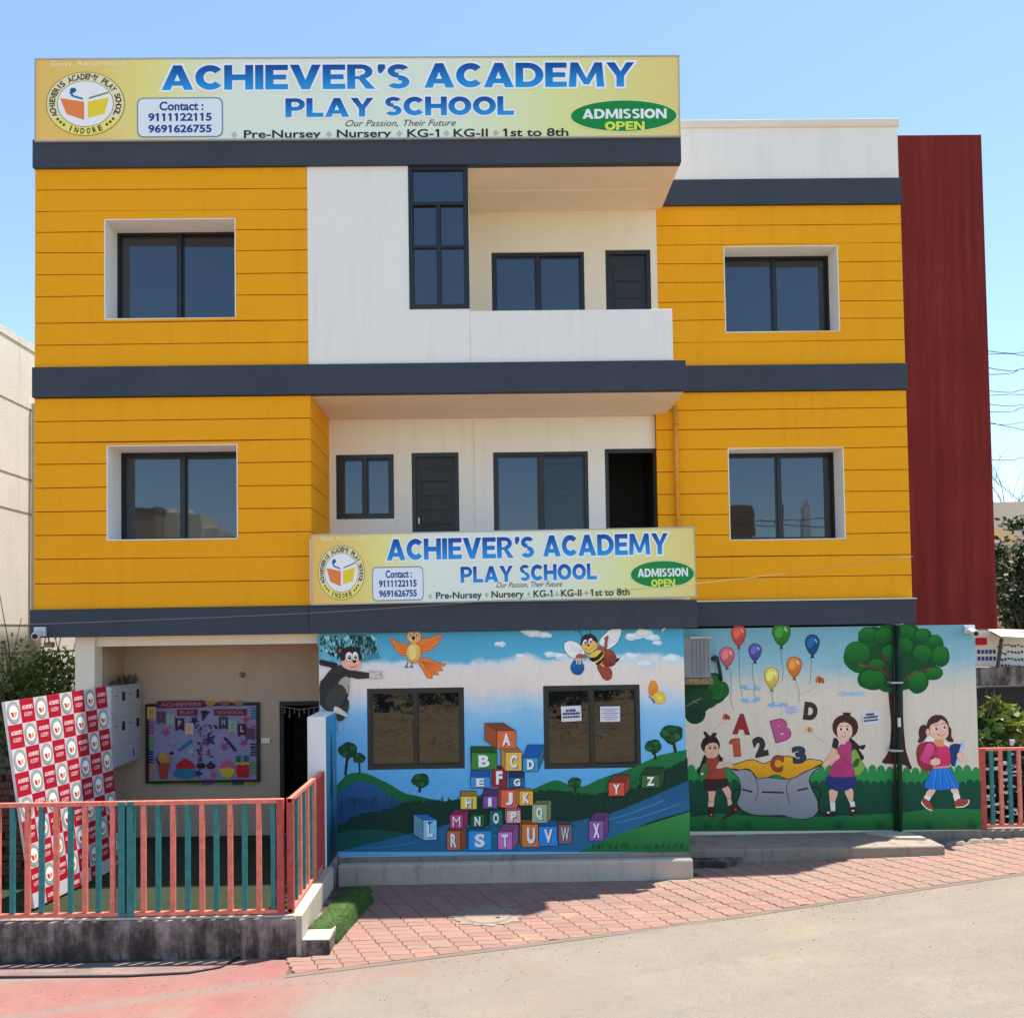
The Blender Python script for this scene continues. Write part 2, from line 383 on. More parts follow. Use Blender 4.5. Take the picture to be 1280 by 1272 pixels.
def put_text_px(mb, s, Y, off, cx, cy, w, h, col, bold=0., rot=0, shear=0.):
    c = at(cx, cy, Y); sc = (Y+DIST)/FPX
    P = lambda u, v: (u, Y-off, v)
    put_text(mb, s, P, c.x-w*sc/2, c.x+w*sc/2, c.z-h*sc/2, c.z+h*sc/2, col, bold, shear, rot)

# painted shapes -----------------------------------------------------------
def smooth(pts, n=4):
    out = []; N = len(pts)
    for i in range(N):
        p0, p1, p2, p3 = (Vector(pts[(i+k-1) % N]) for k in range(4))
        for j in range(n):
            t = j/n
            q = .5*((2*p1)+(-p0+p2)*t+(2*p0-5*p1+4*p2-p3)*t*t+(-p0+3*p1-3*p2+p3)*t**3); out.append((q.x, q.y))
    return out
def ell(cx, cy, rx, ry, rot=0, n=20, wob=0):
    c_, s_ = math.cos(rad(rot)), math.sin(rad(rot)); o = []
    for k in range(n):
        a = k*2*math.pi/n; q = 1+wob*math.sin(a*5+cx)*.5+wob*math.sin(a*3+cy)*.5
        x, y = rx*q*math.cos(a), ry*q*math.sin(a); o.append((cx+x*c_-y*s_, cy+x*s_+y*c_))
    return o
class Paint:
    """flat wall paint: shapes are measured in a zoomed crop of the wall and laid on the wall plane Y, each coat a hair above the last"""
    def __init__(s, Y, ox=0, oy=0, sc=1., base=.002, step=.00008, gain=1.3):
        s.Y, s.ox, s.oy, s.sc, s.off, s.step, s.gain = Y, ox, oy, sc, base if base > .02 and Y < 1.2 and Y > 1 else base*.3, step, gain; s.mb = MB()
    def w(s, p): q = at(s.ox+p[0]/s.sc+.22*math.sin(p[1]*.31+p[0]*.17), s.oy+p[1]/s.sc+.22*math.sin(p[0]*.27-p[1]*.13), s.Y); return (q.x, s.Y-s.off, q.z)
    def poly(s, pts, col, sm=True, edge=None, ew=2.5, c2=None):
        if sm: pts = smooth(pts)
        col = px(*col, s.gain); n = len(pts); s.off += s.step
        if c2:
            c2 = px(*c2, s.gain); ys = [p[1] for p in pts]; a, b = min(ys), max(ys)
            col = [tuple(col[k]+(c2[k]-col[k])*(p[1]-a)/(b-a+1e-6) for k in range(3)) for p in pts]
        s.mb.add([s.w(p) for p in pts], [tuple(range(n))], col)
        if edge: s.line(pts+[pts[0]], edge, ew, sm=False)
        return s
    def e(s, cx, cy, rx, ry, col, rot=0, edge=None, ew=2.5, c2=None, wob=0): return s.poly(ell(cx, cy, rx, ry, rot, wob=wob), col, False, edge, ew, c2)
    def line(s, pts, col, wd=3, sm=True, col_lin=None):
        if sm and len(pts) > 2:
            ex = [pts[0]]+list(pts)+[pts[-1]]; out = []
            for i in range(1, len(ex)-2):
                p0, p1, p2, p3 = (Vector(ex[i+k-1]) for k in range(4))
                for j in range(5):
                    t = j/5; q = .5*((2*p1)+(-p0+p2)*t+(2*p0-5*p1+4*p2-p3)*t*t+(-p0+3*p1-3*p2+p3)*t**3); out.append((q.x, q.y))
            pts = out+[pts[-1]]
        s.off += s.step; vs = []; n = len(pts)
        for i, p in enumerate(pts):
            a = Vector(pts[max(0, i-1)]); b = Vector(pts[min(n-1, i+1)]); t = b-a
            t = t.normalized() if t.length > 1e-6 else Vector((1, 0)); q = Vector((-t.y, t.x))*wd/2
            vs += [s.w((p[0]+q.x, p[1]+q.y)), s.w((p[0]-q.x, p[1]-q.y))]
        s.mb.add(vs, [(2*i, 2*i+1, 2*i+3, 2*i+2) for i in range(n-1)], px(*col, s.gain)); return s
    def text(s, t, cx, cy, w_, h, col, bold=.02, rot=0):
        s.off += s.step
        put_text_px(s.mb, t, s.Y, s.off, s.ox+cx/s.sc, s.oy+cy/s.sc, w_/s.sc, h/s.sc, px(*col, s.gain), bold, rad(rot)); return s
    def piece(s, name, parent):
        o = s.mb.build(name, 'paint', parent); s.mb = MB(); return o
    def done(s, name, parent, label=None):
        o = s.mb.build(name, 'paint', parent)
        if label: o['label'] = label
        return o

# ------------------------------------------------------------------ setting: ground, road, pavement
def gz(x): return .02*max(0., min(x, 14.)-2.) 
def kerb_y(x): return -2.57+.31*x if x > -2 else -3.19-(-2-x)*.10
def sheet(name, poly_fn, mat, nx, x0, x1, dz, label=None):
    mb = MB(); xs = [x0+(x1-x0)*i/nx for i in range(nx+1)]
    for a, b in zip(xs, xs[1:]):
        (a0, a1), (b0, b1) = poly_fn(a), poly_fn(b)
        mb.quad((a, a0, gz(a)+dz), (b, b0, gz(b)+dz), (b, b1, gz(b)+dz), (a, a1, gz(a)+dz))
    o = mb.build(name, mat); tag(o, label, None, None, 'structure'); return o

n = NT('scrub_soil'); p = n.coord()
f1 = n.noise(.35, 6, .7); f2 = n.noise(3.2, 6, .75)
n.col(n.mix(n.ramp(f2, [(.4, (0, 0, 0)), (.62, (1, 1, 1))]), n.ramp(f1, [(.35, (.26, .19, .125)), (.65, (.38, .29, .20))]), n.ramp(f1, [(.3, (.15, .16, .06)), (.7, (.24, .21, .11))])))
n.bump(f2, .6, .05); MT['scrub'] = n.set(Roughness=.95)
# road: pale concrete with holi colour powder worn into it at the left, wheel tracks along the kerb
n = NT('road_concrete'); ps = n.coord(); sx, sy, sz = n.sep(ps)
g = n.noise(75, 5, .8); b = n.noise(.8, 6, .65); tr = n.noise(1.6, 4, .6, n.coord((.22, 1.7, 1)))
base = n.ramp(b, [(.3, (.20, .168, .130)), (.7, (.255, .213, .168))])
base = n.mix(n.math('MULTIPLY', n.ramp(tr, [(.42, (0, 0, 0)), (.62, (1, 1, 1))]), .5), base, (.22, .18, .14))
blot = n.noise(.55, 5, .6, None, .6)
left = n.math('ADD', n.math('MULTIPLY', sx, -.13), n.math('MULTIPLY', n.math('SUBTRACT', blot, .5), 1.5))
left = n.math('ADD', left, n.math('MAXIMUM', n.math('MULTIPLY', n.math('ADD', sy, n.math('SUBTRACT', 3.5, n.math('MULTIPLY', sx, .31))), .30), 0.)); left = n.math('ADD', left, .06)
pk = n.ramp(left, [(.12, (0, 0, 0)), (.62, (1, 1, 1))])
base = n.mix(n.math('MULTIPLY', pk, .85), base, n.ramp(n.noise(2.5, 5), [(.3, (.27, .085, .08)), (.7, (.30, .13, .11))]))
yb = n.ramp(n.noise(.42, 3, .5), [(.55, (0, 0, 0)), (.72, (1, 1, 1))])
base = n.mix(n.math('MULTIPLY', yb, .45), base, (.28, .23, .13))
wv = n.n('ShaderNodeTexWave', wave_type='BANDS', bands_direction='Y'); mp = n.n('ShaderNodeMapping'); mp.inputs['Rotation'].default_value = (0, 0, rad(-17)); mp.inputs['Scale'].default_value = (1, .9, 1)
n.l(ps, mp.inputs[0]); n.l(mp.outputs[0], wv.inputs['Vector']); wv.inputs['Scale'].default_value = .35; wv.inputs['Distortion'].default_value = 1.2; wv.inputs['Detail'].default_value = 2; wv.inputs['Detail Scale'].default_value = .5
base = n.mix(n.math('MULTIPLY', n.ramp(wv.outputs['Fac'], [(.86, (0, 0, 0)), (.98, (1, 1, 1))]), .5), base, (.2, .18, .155))
dust = n.math('MULTIPLY', n.ramp(n.math('ADD', n.math('MULTIPLY', sx, -.5), n.math('MULTIPLY', n.noise(2.2, 5, .7, n.coord((.5, 2.2, 1))), 1.2)), [(.0, (0, 0, 0)), (1, (1, 1, 1))]), n.ramp(n.math('ADD', sy, n.math('MULTIPLY', n.noise(1.4, 5), .8)), [(0, (0, 0, 0)), (1, (1, 1, 1))]))
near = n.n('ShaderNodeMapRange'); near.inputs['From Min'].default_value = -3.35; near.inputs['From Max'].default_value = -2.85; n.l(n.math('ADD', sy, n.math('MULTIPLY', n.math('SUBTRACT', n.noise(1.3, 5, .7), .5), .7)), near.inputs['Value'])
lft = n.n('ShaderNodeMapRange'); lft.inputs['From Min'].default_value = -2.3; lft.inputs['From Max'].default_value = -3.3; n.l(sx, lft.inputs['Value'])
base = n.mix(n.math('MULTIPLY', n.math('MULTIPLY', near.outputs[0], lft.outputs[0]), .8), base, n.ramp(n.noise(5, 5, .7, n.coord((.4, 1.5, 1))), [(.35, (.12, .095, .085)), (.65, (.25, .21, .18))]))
vo = n.n('ShaderNodeTexVoronoi', feature='DISTANCE_TO_EDGE'); vo.inputs['Scale'].default_value = .55; dv = n.n('ShaderNodeVectorMath', operation='ADD'); nz = n.n('ShaderNodeTexNoise'); nz.inputs['Scale'].default_value = 2.5; nz.inputs['Detail'].default_value = 6; n.l(ps, nz.inputs['Vector']); n.l(ps, dv.inputs[0]); n.l(nz.outputs['Color'], dv.inputs[1]); n.l(dv.outputs[0], vo.inputs['Vector'])
base = n.mix(n.math('MULTIPLY', n.ramp(vo.outputs[0], [(0, (1, 1, 1)), (.009, (0, 0, 0))]), .16), base, (.07, .055, .045))
base = n.mix(n.math('MULTIPLY', n.ramp(n.noise(9, 6, .8), [(.5, (0, 0, 0)), (.75, (1, 1, 1))]), .35), base, (.13, .10, .08))
spk = n.n('ShaderNodeTexVoronoi'); spk.inputs['Scale'].default_value = 38; n.l(ps, spk.inputs['Vector']); base = n.mix(n.math('MULTIPLY', n.ramp(spk.outputs['Distance'], [(.10, (1, 1, 1)), (.2, (0, 0, 0))]), .4), base, (.36, .31, .25))
gr = n.ramp(g, [(.3, (.6, .6, .6)), (.7, (1.2, 1.2, 1.2))])
n.col(n.mix(1., base, gr, 'MULTIPLY')); n.bump(g, .5, .006); MT['road'] = n.set(Roughness=.9)
# pavers
n = NT('paver'); oi = n.n('ShaderNodeObjectInfo'); ps = n.coord(); sx, sy, sz = n.sep(ps)
g = n.noise(120, 4, .7); b = n.noise(1.1, 5, .65)
at_ = n.n('ShaderNodeAttribute'); at_.attribute_name = 'Col'; rn = n.sep(at_.outputs['Color'])[0]
rnd = n.math('ADD', oi.outputs['Random'], rn)
base = n.ramp(rnd, [(0, (.235, .14, .11)), (.35, (.275, .15, .12)), (.7, (.31, .17, .135)), (1, (.25, .165, .13))])
base = n.mix(n.math('MULTIPLY', n.ramp(b, [(.45, (0, 0, 0)), (.7, (1, 1, 1))]), .6), base, (.25, .17, .125))
pk = n.ramp(n.math('ADD', n.math('MULTIPLY', sx, -.1), n.noise(.9, 4)), [(.5, (0, 0, 0)), (.9, (1, 1, 1))])
base = n.mix(n.math('MULTIPLY', pk, .5), base, (.29, .14, .115))
yl = n.ramp(n.noise(1.3, 2, .5, n.coord((1, 1.3, 1))), [(.62, (0, 0, 0)), (.75, (1, 1, 1))])
base = n.mix(n.math('MULTIPLY', yl, .28), base, (.42, .36, .16))
n.col(n.mix(1., base, n.ramp(g, [(.3, (.75, .75, .75)), (.7, (1.08, 1.08, 1.08))]), 'MULTIPLY')); n.bump(g, .5, .004); MT['paver'] = n.set(Roughness=.88)
MT['joint_sand'] = plaster('joint_sand', (.13, .08, .065), .2, .3, .95, .4)
MT['pave_edge'] = plaster('pavement_edging', (.20, .15, .12), .15, .35, .9, .5, staincol=(.22, .17, .14))
# asphalt-free street: one ground sheet to the horizon, road on it, pavement sheet, pavers
def G():
    mb = MB(); xs = [-900, -200, -60, -20, -6, -2, 2, 5, 8, 11, 14, 20, 60, 200, 900]; ys = [-900, -200, -60, -12, 0, 12, 60, 200, 900]
    for a, b in zip(xs, xs[1:]):
        for c, d in zip(ys, ys[1:]): mb.quad((a, c, gz(a)-.012), (b, c, gz(b)-.012), (b, d, gz(b)-.012), (a, d, gz(a)-.012))
    tag(mb.build('ground', 'scrub'), 'brown scrub ground around the school', None, None, 'structure')
G()
sheet('road', lambda x: (-9.3, kerb_y(x) if x > -2.05 else -2.5), 'road', 44, -30, 30, .0, 'pale concrete road with pink colour powder worn into its left end')
pav = sheet('pavement', lambda x: (kerb_y(x)+.004, 1.6), 'joint_sand', 26, -2.0, 14, .004, 'pavement of pink interlocking blocks in front of the school')
mb = MB()
for i in range(64):                                        # thin mortar line between blocks and road
    a = -2+i*.25; b = a+.25
    mb.quad((a, kerb_y(a)-.035, gz(a)+.004), (b, kerb_y(b)-.035, gz(b)+.004), (b, kerb_y(b)+.012, gz(b)+.019), (a, kerb_y(a)+.012, gz(a)+.019))
mb.build('edging_strip', 'pave_edge', pav)
# interlocking blocks: every edge is one of two wavy curves, so that neighbours nest
LA, LB = Vector((.245, .035)), Vector((-.05, .118))
def wavy(a, b, amp, n=5):
    t = b-a; q = Vector((-t.y, t.x)).normalized(); return [a+t*(k/n)+q*amp*math.sin(2*math.pi*k/n) for k in range(n)]
def paver_poly():
    z = Vector((0, 0)); e1 = wavy(z, LA, .013, 6); e2 = wavy(z, LB, .011, 4)
    bot = e1; right = [p+LA for p in e2]; top = [p+LB for p in wavy(z, LA, .013, 6)]+[LA+LB]; left = e2+[LB]
    out = bot+right+[p for p in top[::-1]][:-1]+[p for p in left[::-1]][:-1]
    c = (LA+LB)/2; return [((p-c).x*.975, (p-c).y*.965) for p in out]
PP = paver_poly()
mbp = MB().prismz(PP, -.03, .022, bev=.05)
proto = mbp.build('paver', 'paver', pav)
manh = onz(609, 1147, 0)
cand = []
for i in range(-60, 70):
    for j in range(-60, 60):
        q = LA*i+LB*j
        if not (-2.0 < q.x < 11): continue
        if q.y < kerb_y(q.x)-.05 or q.y > 1.25 or (q.x < 2.7 and q.y > -.1): continue
        if q.x < -1.75 and q.y > -2.75: continue
        if (q-Vector((manh.x, manh.y))).length < .30: continue
        d = q.y+DIST; cand.append((d+abs(q.x)*.1, q))
cand.sort(key=lambda t: t[0])
vis = [c for c in cand if abs(c[1].x+.05) < (c[1].y+DIST)*.57]
near = vis[:300]; nearset = {id(c[1]) for c in near}
def clip(poly, q):                                         # cut a block off along the road edge
    out = []; g = lambda p: (p[1]+q.y)-(kerb_y(p[0]+q.x)+.008)
    for a, b in zip(poly, poly[1:]+poly[:1]):
        ga, gb = g(a), g(b)
        if ga >= 0: out.append(a)
        if (ga >= 0) != (gb >= 0): t_ = ga/(ga-gb); out.append((a[0]+(b[0]-a[0])*t_, a[1]+(b[1]-a[1])*t_))
    return out
for k, (_, q) in enumerate(near):
    o = proto if k == 0 else proto.copy()
    cp = clip(PP, q)
    if k and len(cp) != len(PP) or any(a != b for a, b in zip(cp, PP)):
        if len(cp) < 3: continue
        o = MB().prismz(cp, -.03, .022, bev=.05).build('paver', 'paver', pav)
    elif k: COL.objects.link(o)
    o.location = (q.x, q.y, gz(q.x)+R_.uniform(-.002, .002)); o.rotation_euler = (R_.uniform(-.012, .012), R_.uniform(-.012, .012), R_.uniform(-.01, .01))
far = MB(); base_v, base_f = list(mbp.v), list(mbp.f)
for c in cand:
    if id(c[1]) in nearset: continue
    q = c[1]
    cp = clip(PP, q)
    if len(cp) < 3: continue
    z = gz(q.x)+R_.uniform(-.002, .002); r = R_.random()*.5
    if len(cp) != len(PP) or any(a != b for a, b in zip(cp, PP)): pm_ = MB().prismz(cp, -.03, .022, bev=.05); bv_, bf_ = pm_.v, pm_.f
    else: bv_, bf_ = base_v, base_f
    far.add([(x+q.x, y+q.y, zz+z) for x, y, zz in bv_], bf_, (r, r, r))
tag(far.build('far_pavers', 'paver', pav), None, None, None, 'stuff')
# manhole
MT['manhole_cement'] = plaster('manhole_cement', (.31, .235, .185), .2, .4, .9, .8, staincol=(.2, .13, .11), fine=50)
t = thing('manhole', 'round concrete manhole cover with iron rim set in the pink pavers', 'manhole cover', (manh.x, manh.y, 0))
mb = MB(); n_ = 40; rng = [ .40+.035*math.sin(k*2.3)+.02*math.sin(k*5.1) for k in range(n_)]
mb.prismz([(manh.x+rng[k]*math.cos(k*2*math.pi/n_), manh.y+.85*rng[k]*math.sin(k*2*math.pi/n_)) for k in range(n_)], .0, .030)
mb.build('collar', 'manhole_cement', t)
circ = lambda r, n=40, s=1.: [(manh.x+r*math.cos(k*2*math.pi/n), manh.y+r*math.sin(k*2*math.pi/n)) for k in range(n)]
MB().prismz(circ(.295), .0, .032).build('rim', 'iron', t)
MB().prismz(circ(.262), .0, .037, bev=.03).build('cover', 'manhole_cement', t)
MB().prismz([(manh.x+.12+.03*math.cos(k), manh.y-.1+.02*math.sin(k)) for k in range(6)], .0, .041).build('lifting_hole', 'black', t)

# ------------------------------------------------------------------ the school building
bld = thing('school_building', 'three storey yellow and white school building with slate blue bands', 'building', (0, 0, 0))
def bpart(name, mat, mb, parent=bld, **k): return mb.build(name, mat, parent, **k)
def box(name, mat, x0, x1, y0, y1, z0, z1, parent=bld, bevel=0): return MB().box(x0, x1, y0, y1, z0, z1).build(name, mat, parent, bevel=bevel)
XL, XC, XM = -5.99, -2.343, 2.711
YR, YB1, YB2 = 1.33, 1.42, 1.31
XR = 6.32
zl0, zl1, zm0, zm1, zt0, zt1 = 3.286, 3.656, 6.475, 6.878, 9.573, 9.957
rl0, rl1, rm0, rm1, rt0, rt1 = 3.307, 3.675, 6.804, 7.191, 9.618, 10.006

def window(x0, x1, z0, z1, Y, panes=2, parent=bld, fr=.05, glass='glass', grille=0, dark=(), transoms=(), sash=.03, room=True, split=None, top1=False, wide=.3):
    holes = []; ax = [x0+fr, x1-fr]; 
    cut = [x0+fr]+([x0+(x1-x0)*q for q in (split or [k/panes for k in range(1, panes)])])+[x1-fr]
    zc = [z0+fr]+[z0+(z1-z0)*q for q in transoms]+[z1-fr]
    mb = MB(); hs = []
    for i in range(len(cut)-1):
        for j in range(len(zc)-1):
            a = cut[i]+(.022 if i else 0); b = cut[i+1]-(.022 if i < len(cut)-2 else 0)
            c = zc[j]+(.02 if j else 0); d = zc[j+1]-(.02 if j < len(zc)-2 else 0); hs.append((a, b, c, d))
    if top1: q1, q2 = hs[-1], hs[len(zc)-2]; hs = [h for h in hs if h not in (q1, q2)]+[(q2[0], q1[1], q1[2], q1[3])]
    cells(mb, AX, x0, x1, z0, z1, Y, Y+.07, hs); w_ = mb.build('window', 'frame', parent)
    for k, (a, b, c, d) in enumerate(hs):
        yo = Y+.03+.018*(k % 2); s_ = MB(); cells(s_, AX, a, b, c, d, yo-.012, yo+.012, [(a+sash, b-sash, c+sash, d-sash)]); s_.build('sash', 'frame', w_)
        MB().box(a+sash-.003, b-sash+.003, yo-.004, yo+.004, c+sash-.003, d-sash+.003).build('pane', 'glass_clear' if k in dark else glass, w_)
    if grille:
        mb = MB(); nh = int((z1-z0)/.115)
        for k in range(1, nh): mb.box(x0+fr, x1-fr, Y+.115, Y+.124, z0+(z1-z0)*k/nh-.005, z0+(z1-z0)*k/nh+.005)
        for q in (.1, .5, .86): mb.box(x0+(x1-x0)*q-.006, x0+(x1-x0)*q+.006, Y+.126, Y+.135, z0, z1)
        mb.build('grille', 'grille', w_)
    if room:
        mb = MB(); a, b, c, d = x0-.3, x1+(wide if wide else -.02), z0-.3, z1+(.3 if wide else 0); y0, y1 = Y+.2, Y+1.3
        mb.quad((a, y1, c), (b, y1, c), (b, y1, d), (a, y1, d)); mb.quad((a, y0, c), (a, y1, c), (a, y1, d), (a, y0, d)); mb.quad((b, y0, c), (b, y1, c), (b, y1, d), (b, y0, d))
        mb.quad((a, y0, c), (b, y0, c), (b, y1, c), (a, y1, c)); mb.quad((a, y0, d), (b, y0, d), (b, y1, d), (a, y1, d))
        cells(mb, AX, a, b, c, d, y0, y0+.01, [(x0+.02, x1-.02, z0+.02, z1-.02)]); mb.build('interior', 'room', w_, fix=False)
    return w_
def lining(x0, x1, z0, z1, Ya, Yb, parent):
    mb = MB(); t_ = .014
    mb.box(x0, x0+t_, Ya, Yb, z0, z1); mb.box(x1-t_, x1, Ya, Yb, z0, z1); mb.box(x0+t_, x1-t_, Ya, Yb, z1-t_, z1); mb.box(x0+t_, x1-t_, Ya, Yb, z0, z0+t_)
    return mb.build('window_reveal', 'white', parent)
def boards(parent, x0, x1, zs, Y, holes, A=AX, gap=.006, dep=.026):
    """yellow grooved cladding: each course between two grooves is a board of its own"""
    if A is AX: A = lambda u, dd_, v: (u, dd_, v+.006*math.sin(u*1.3+v*5.))      # grooves cut by hand, not quite level
    for c, d in zip(zs, zs[1:]):
        hs = [h for h in holes if h[2] < d and h[3] > c]
        segs = [(x0, x1)]
        for h in hs:
            if h[2] <= c+.02 and h[3] >= d-.02:
                segs = [s_ for a, b in segs for s_ in ((a, min(b, h[0])), (max(a, h[1]), b)) if s_[1]-s_[0] > .02]
        for a, b in segs:
            if c == zs[0] and d == zs[-1]: pass
            mb = MB(); cells(mb, A, a, b, c+gap, d-gap, Y+R_.uniform(0, .002), Y+dep, hs)
            o = mb.build('cladding_board', 'yellow', parent)
            bv = o.modifiers.new('bevel', 'BEVEL'); bv.width = .004; bv.segments = 1; bv.limit_method = 'ANGLE'
def zrow(pts, Y): return [at(x, y, Y).z for x, y in pts]

# left wing, second floor
def opening(l, t_, r, b, Y): 
    p, q = at(l, (t_+b)/2, Y), at(r, (t_+b)/2, Y); return (p.x, q.x, at((l+r)/2, b, Y).z, at((l+r)/2, t_, Y).z)
hL2 = opening(130, 273, 294.5, 398.5, 0); hL1 = opening(133, 555.5, 297, 674.5, 0)
wl2 = bpart('left_wall', 'joint', cells(MB(), AX, XL, XC, zm1, zt0, .022, .22, [hL2]))
boards(wl2, XL, XC, [zm1]+zrow([(60, 431.5), (60, 403.5), (60, 371), (60, 344), (60, 316), (60, 290), (60, 264.3), (60, 238)], 0)+[zt0], 0, [hL2])
lining(*hL2, .004, .42, wl2); window(*hL2, .40, 2)
wl1 = bpart('left_wall', 'joint', cells(MB(), AX, XL, XC, zl1, zm0, .022, .22, [hL1]))
rowsL1 = [zl1]+zrow([(60, 729.2), (60, 699.3), (60, 669), (60, 639.2), (60, 610), (60, 580.7), (60, 553.2), (60, 526.4)], 0)+[zm0]
boards(wl1, XL, XC-.0, rowsL1, 0, [hL1])
lining(*hL1, .004, .47, wl1); window(*hL1, .45, 2, grille=1)
AS = lambda u, d, v: (XC-d+.022, u, v)                         # side return of the left wing, facing the balcony
ws = bpart('side_wall', 'joint', MB().box(XC-.2, XC-.006, .23, YB1+.2, zl1, zm0))
boards(ws, .004, YB1, rowsL1, .0, [], AS)
# slate bands
def band(x0, x1, z0, z1, Y, mat='band', back=.12):
    return bpart('band', mat, MB().box(x0, x1, Y, Y+back, z0, z1), bevel=.006)
band(XL-.012, XM, zt0, zt1, -.05); band(XL-.012, XM, zm0, zm1, -.05)
band(XL-.03, XC-.001, zl0, zl1, -.05); band(XC, 2.785, zl0+.004, zl1+.012, -.075, 'rustband')
# slabs with their soffits
bpart('slab', 'soffit', MB().box(XL+.005, XM-.006, .07, YB1+.2, zt0+.004, zt1-.01))
bpart('ceiling_step', 'soffit', MB().box(-.17, 2.47, .68, YB2, zt0-.022, zt0+.003))
bpart('slab', 'soffit', MB().box(XL+.005, XM-.006, .07, YB1+.2, zm0+.004, zm1-.01))
bpart('slab', 'cream', MB().box(XL+.005, 2.77, .045, 8, zl0+.004, zl1-.01))
bpart('parapet', 'white', MB().box(XL+.01, 2.69, .0, .14, zt1-.02, 10.97))
bpart('parapet', 'white', MB().box(2.56, 2.69, .141, 4.5, zt1-.02, 10.97)); bpart('parapet', 'white', MB().box(XL+.01, XL+.14, .141, 4.5, zt1-.02, 10.97))  # unseen side parapets, added to square off the roof's ground shadow
bpart('parapet', 'white', MB().box(6.15, 6.28, 1.5, 4.5, 9.95, 10.85))  # unseen as well, added for the right wing's ground shadow
# white bay and balcony parapet of the second floor
tw = opening(511, 213, 586, 386.5, 0); tw = (tw[0], tw[1], tw[2], zt0-.002)
wb = bpart('white_wall', 'white', cells(MB(), AX, XC+.002, tw[1]+.0, zm1, zt0, -.004, .2, [(tw[0], tw[1], tw[2], zt0+1)]))
bpart('white_wall', 'white', MB().box(tw[1]-.20, tw[1]-.001, .075, YB2, zm1, zt0))
bpart('balcony_parapet', 'white', MB().box(tw[1]+.001, 2.553, -.004, .13, zm1, at(700, 387.5, 0).z), bevel=.008)
bpart('parapet_rail', 'iron', MB().tube([(tw[1]+.1, .3, 7.62), (2.4, .3, 7.62)], .008, 6))
# tall corner window with its three glazed stages
window(tw[0], tw[1], tw[2], tw[3], -.012, 2, bld, fr=.06, transoms=(.435, .735), sash=.012, top1=True, wide=0)
# balcony back walls
def bx(l, t_, r, b, Y): return opening(l, t_, r, b, Y)
d2 = bx(757.5, 312, 814, 420, YB2); w2 = bx(615, 315, 731, 430, YB2)
bpart('balcony_wall', 'cream', cells(MB(), AX, tw[1]-.1, 2.62, zm1, zt0, YB2, YB2+.2, [d2, (w2[0], w2[1], 7.35, w2[3])]))
window(w2[0], w2[1], 7.35, w2[3], YB2+.03, 2, bld)
def door(h, Y, z0, panels=6, op=False):
    x0, x1, _, z1 = h
    mb = MB(); cells(mb, AX, x0, x1, z0, z1, Y, Y+.08, [(x0+.06, x1-.06, z0-1, z1-.06)]); d_ = mb.build('door', 'frame', bld)
    if not op:
        mb = MB(); mb.box(x0+.06, x1-.06, Y+.04, Y+.07, z0, z1-.06)
        d_2 = mb.build('door_leaf', 'doorwood', d_)
        nn = panels
        for k in range(nn):
            a = z0+.1+(z1-z0-.3)*k/nn; b = z0+.1+(z1-z0-.3)*(k+1)/nn-.03
            MB().box(x0+.13, x1-.13, Y+.026, Y+.041, a, b).build('door_panel', 'doorwood', d_, bevel=.006)
    return d_
door(d2, YB2+.03, zm1, 7)
w1a = bx(420, 568, 492.5, 648.5, YB1); d1a = bx(515, 565.5, 574, 700, YB1); w1b = bx(617, 564.5, 736, 690, YB1); d1b = bx(757, 560.5, 823, 700, YB1)
bpart('balcony_wall', 'white', cells(MB(), AX, XC-.1, 2.62, zl1, zm0, YB1, YB1+.2, [w1a, (d1a[0], d1a[1], zl1+.05, d1a[3]), (w1b[0], w1b[1], 4.4, w1b[3]), (d1b[0], d1b[1], zl1+.05, d1b[3])]))
bpart('wall_joint', 'cream', MB().box(-.165, -.150, YB1-.006, YB1+.01, zl1, zm0))
window(*w1a, YB1+.02, 2, bld, fr=.06); door(d1a, YB1+.03, zl1+.05, 9)
window(w1b[0], w1b[1], 4.4, w1b[3], YB1+.02, 2, bld, grille=1, dark=(1,))
dd = door(d1b, YB1+.03, zl1+.05, op=True)
mb = MB(); mb.box(d1b[0]-.4, d1b[1]+.5, YB1+1.6, YB1+1.7, zl1, zm0); mb.box(d1b[0]-.4, d1b[0]-.2, YB1+.22, YB1+1.6, zl1, zm0); mb.box(d1b[1]+.3, d1b[1]+.4, YB1+.22, YB1+1.6, zl1, zm0)
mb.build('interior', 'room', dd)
MB().tube([(d1a[0]+.1, YB1+.01, 4.9), (d1a[0]+.1, YB1+.01, 4.99)], .012).build('door_handle', 'tank', dd)
bpart('balcony_parapet', 'white', MB().box(XC+.002, 2.70, -.03, .10, zl1+.012, 4.55))
# right wing
hR2 = opening(905.5, 307, 1049, 415, YR); hR1 = opening(911, 559, 1056, 674.5, YR)
RS2 = [rm1]+zrow([(1090, 425.4), (1090, 397.7), (1090, 375.5), (1090, 351), (1090, 327.3), (1090, 303.6), (1090, 279.9)], YR)+[rt0]
RS1 = [rl1]+zrow([(1093, 719), (1093, 693), (1093, 666), (1093, 640), (1093, 614), (1093, 586.7), (1093, 559), (1093, 534), (1093, 509.5)], YR)+[rm0]
wr2 = bpart('right_wall', 'joint', cells(MB(), AX, 2.578, XR, rm1, rt0, YR+.022, YR+.2, [hR2]))
boards(wr2, 2.578, XR, RS2, YR, [hR2]); lining(*hR2, YR+.004, YR+.38, wr2); window(*hR2, YR+.36, 2)
wr1 = bpart('right_wall', 'joint', cells(MB(), AX, 2.560, XR, rl1, rm0, YR+.022, YR+.2, [hR1]))
boards(wr1, 2.560, XR, RS1, YR, [hR1]); lining(*hR1, YR+.004, YR+.38, wr1); window(*hR1, YR+.36, 2)
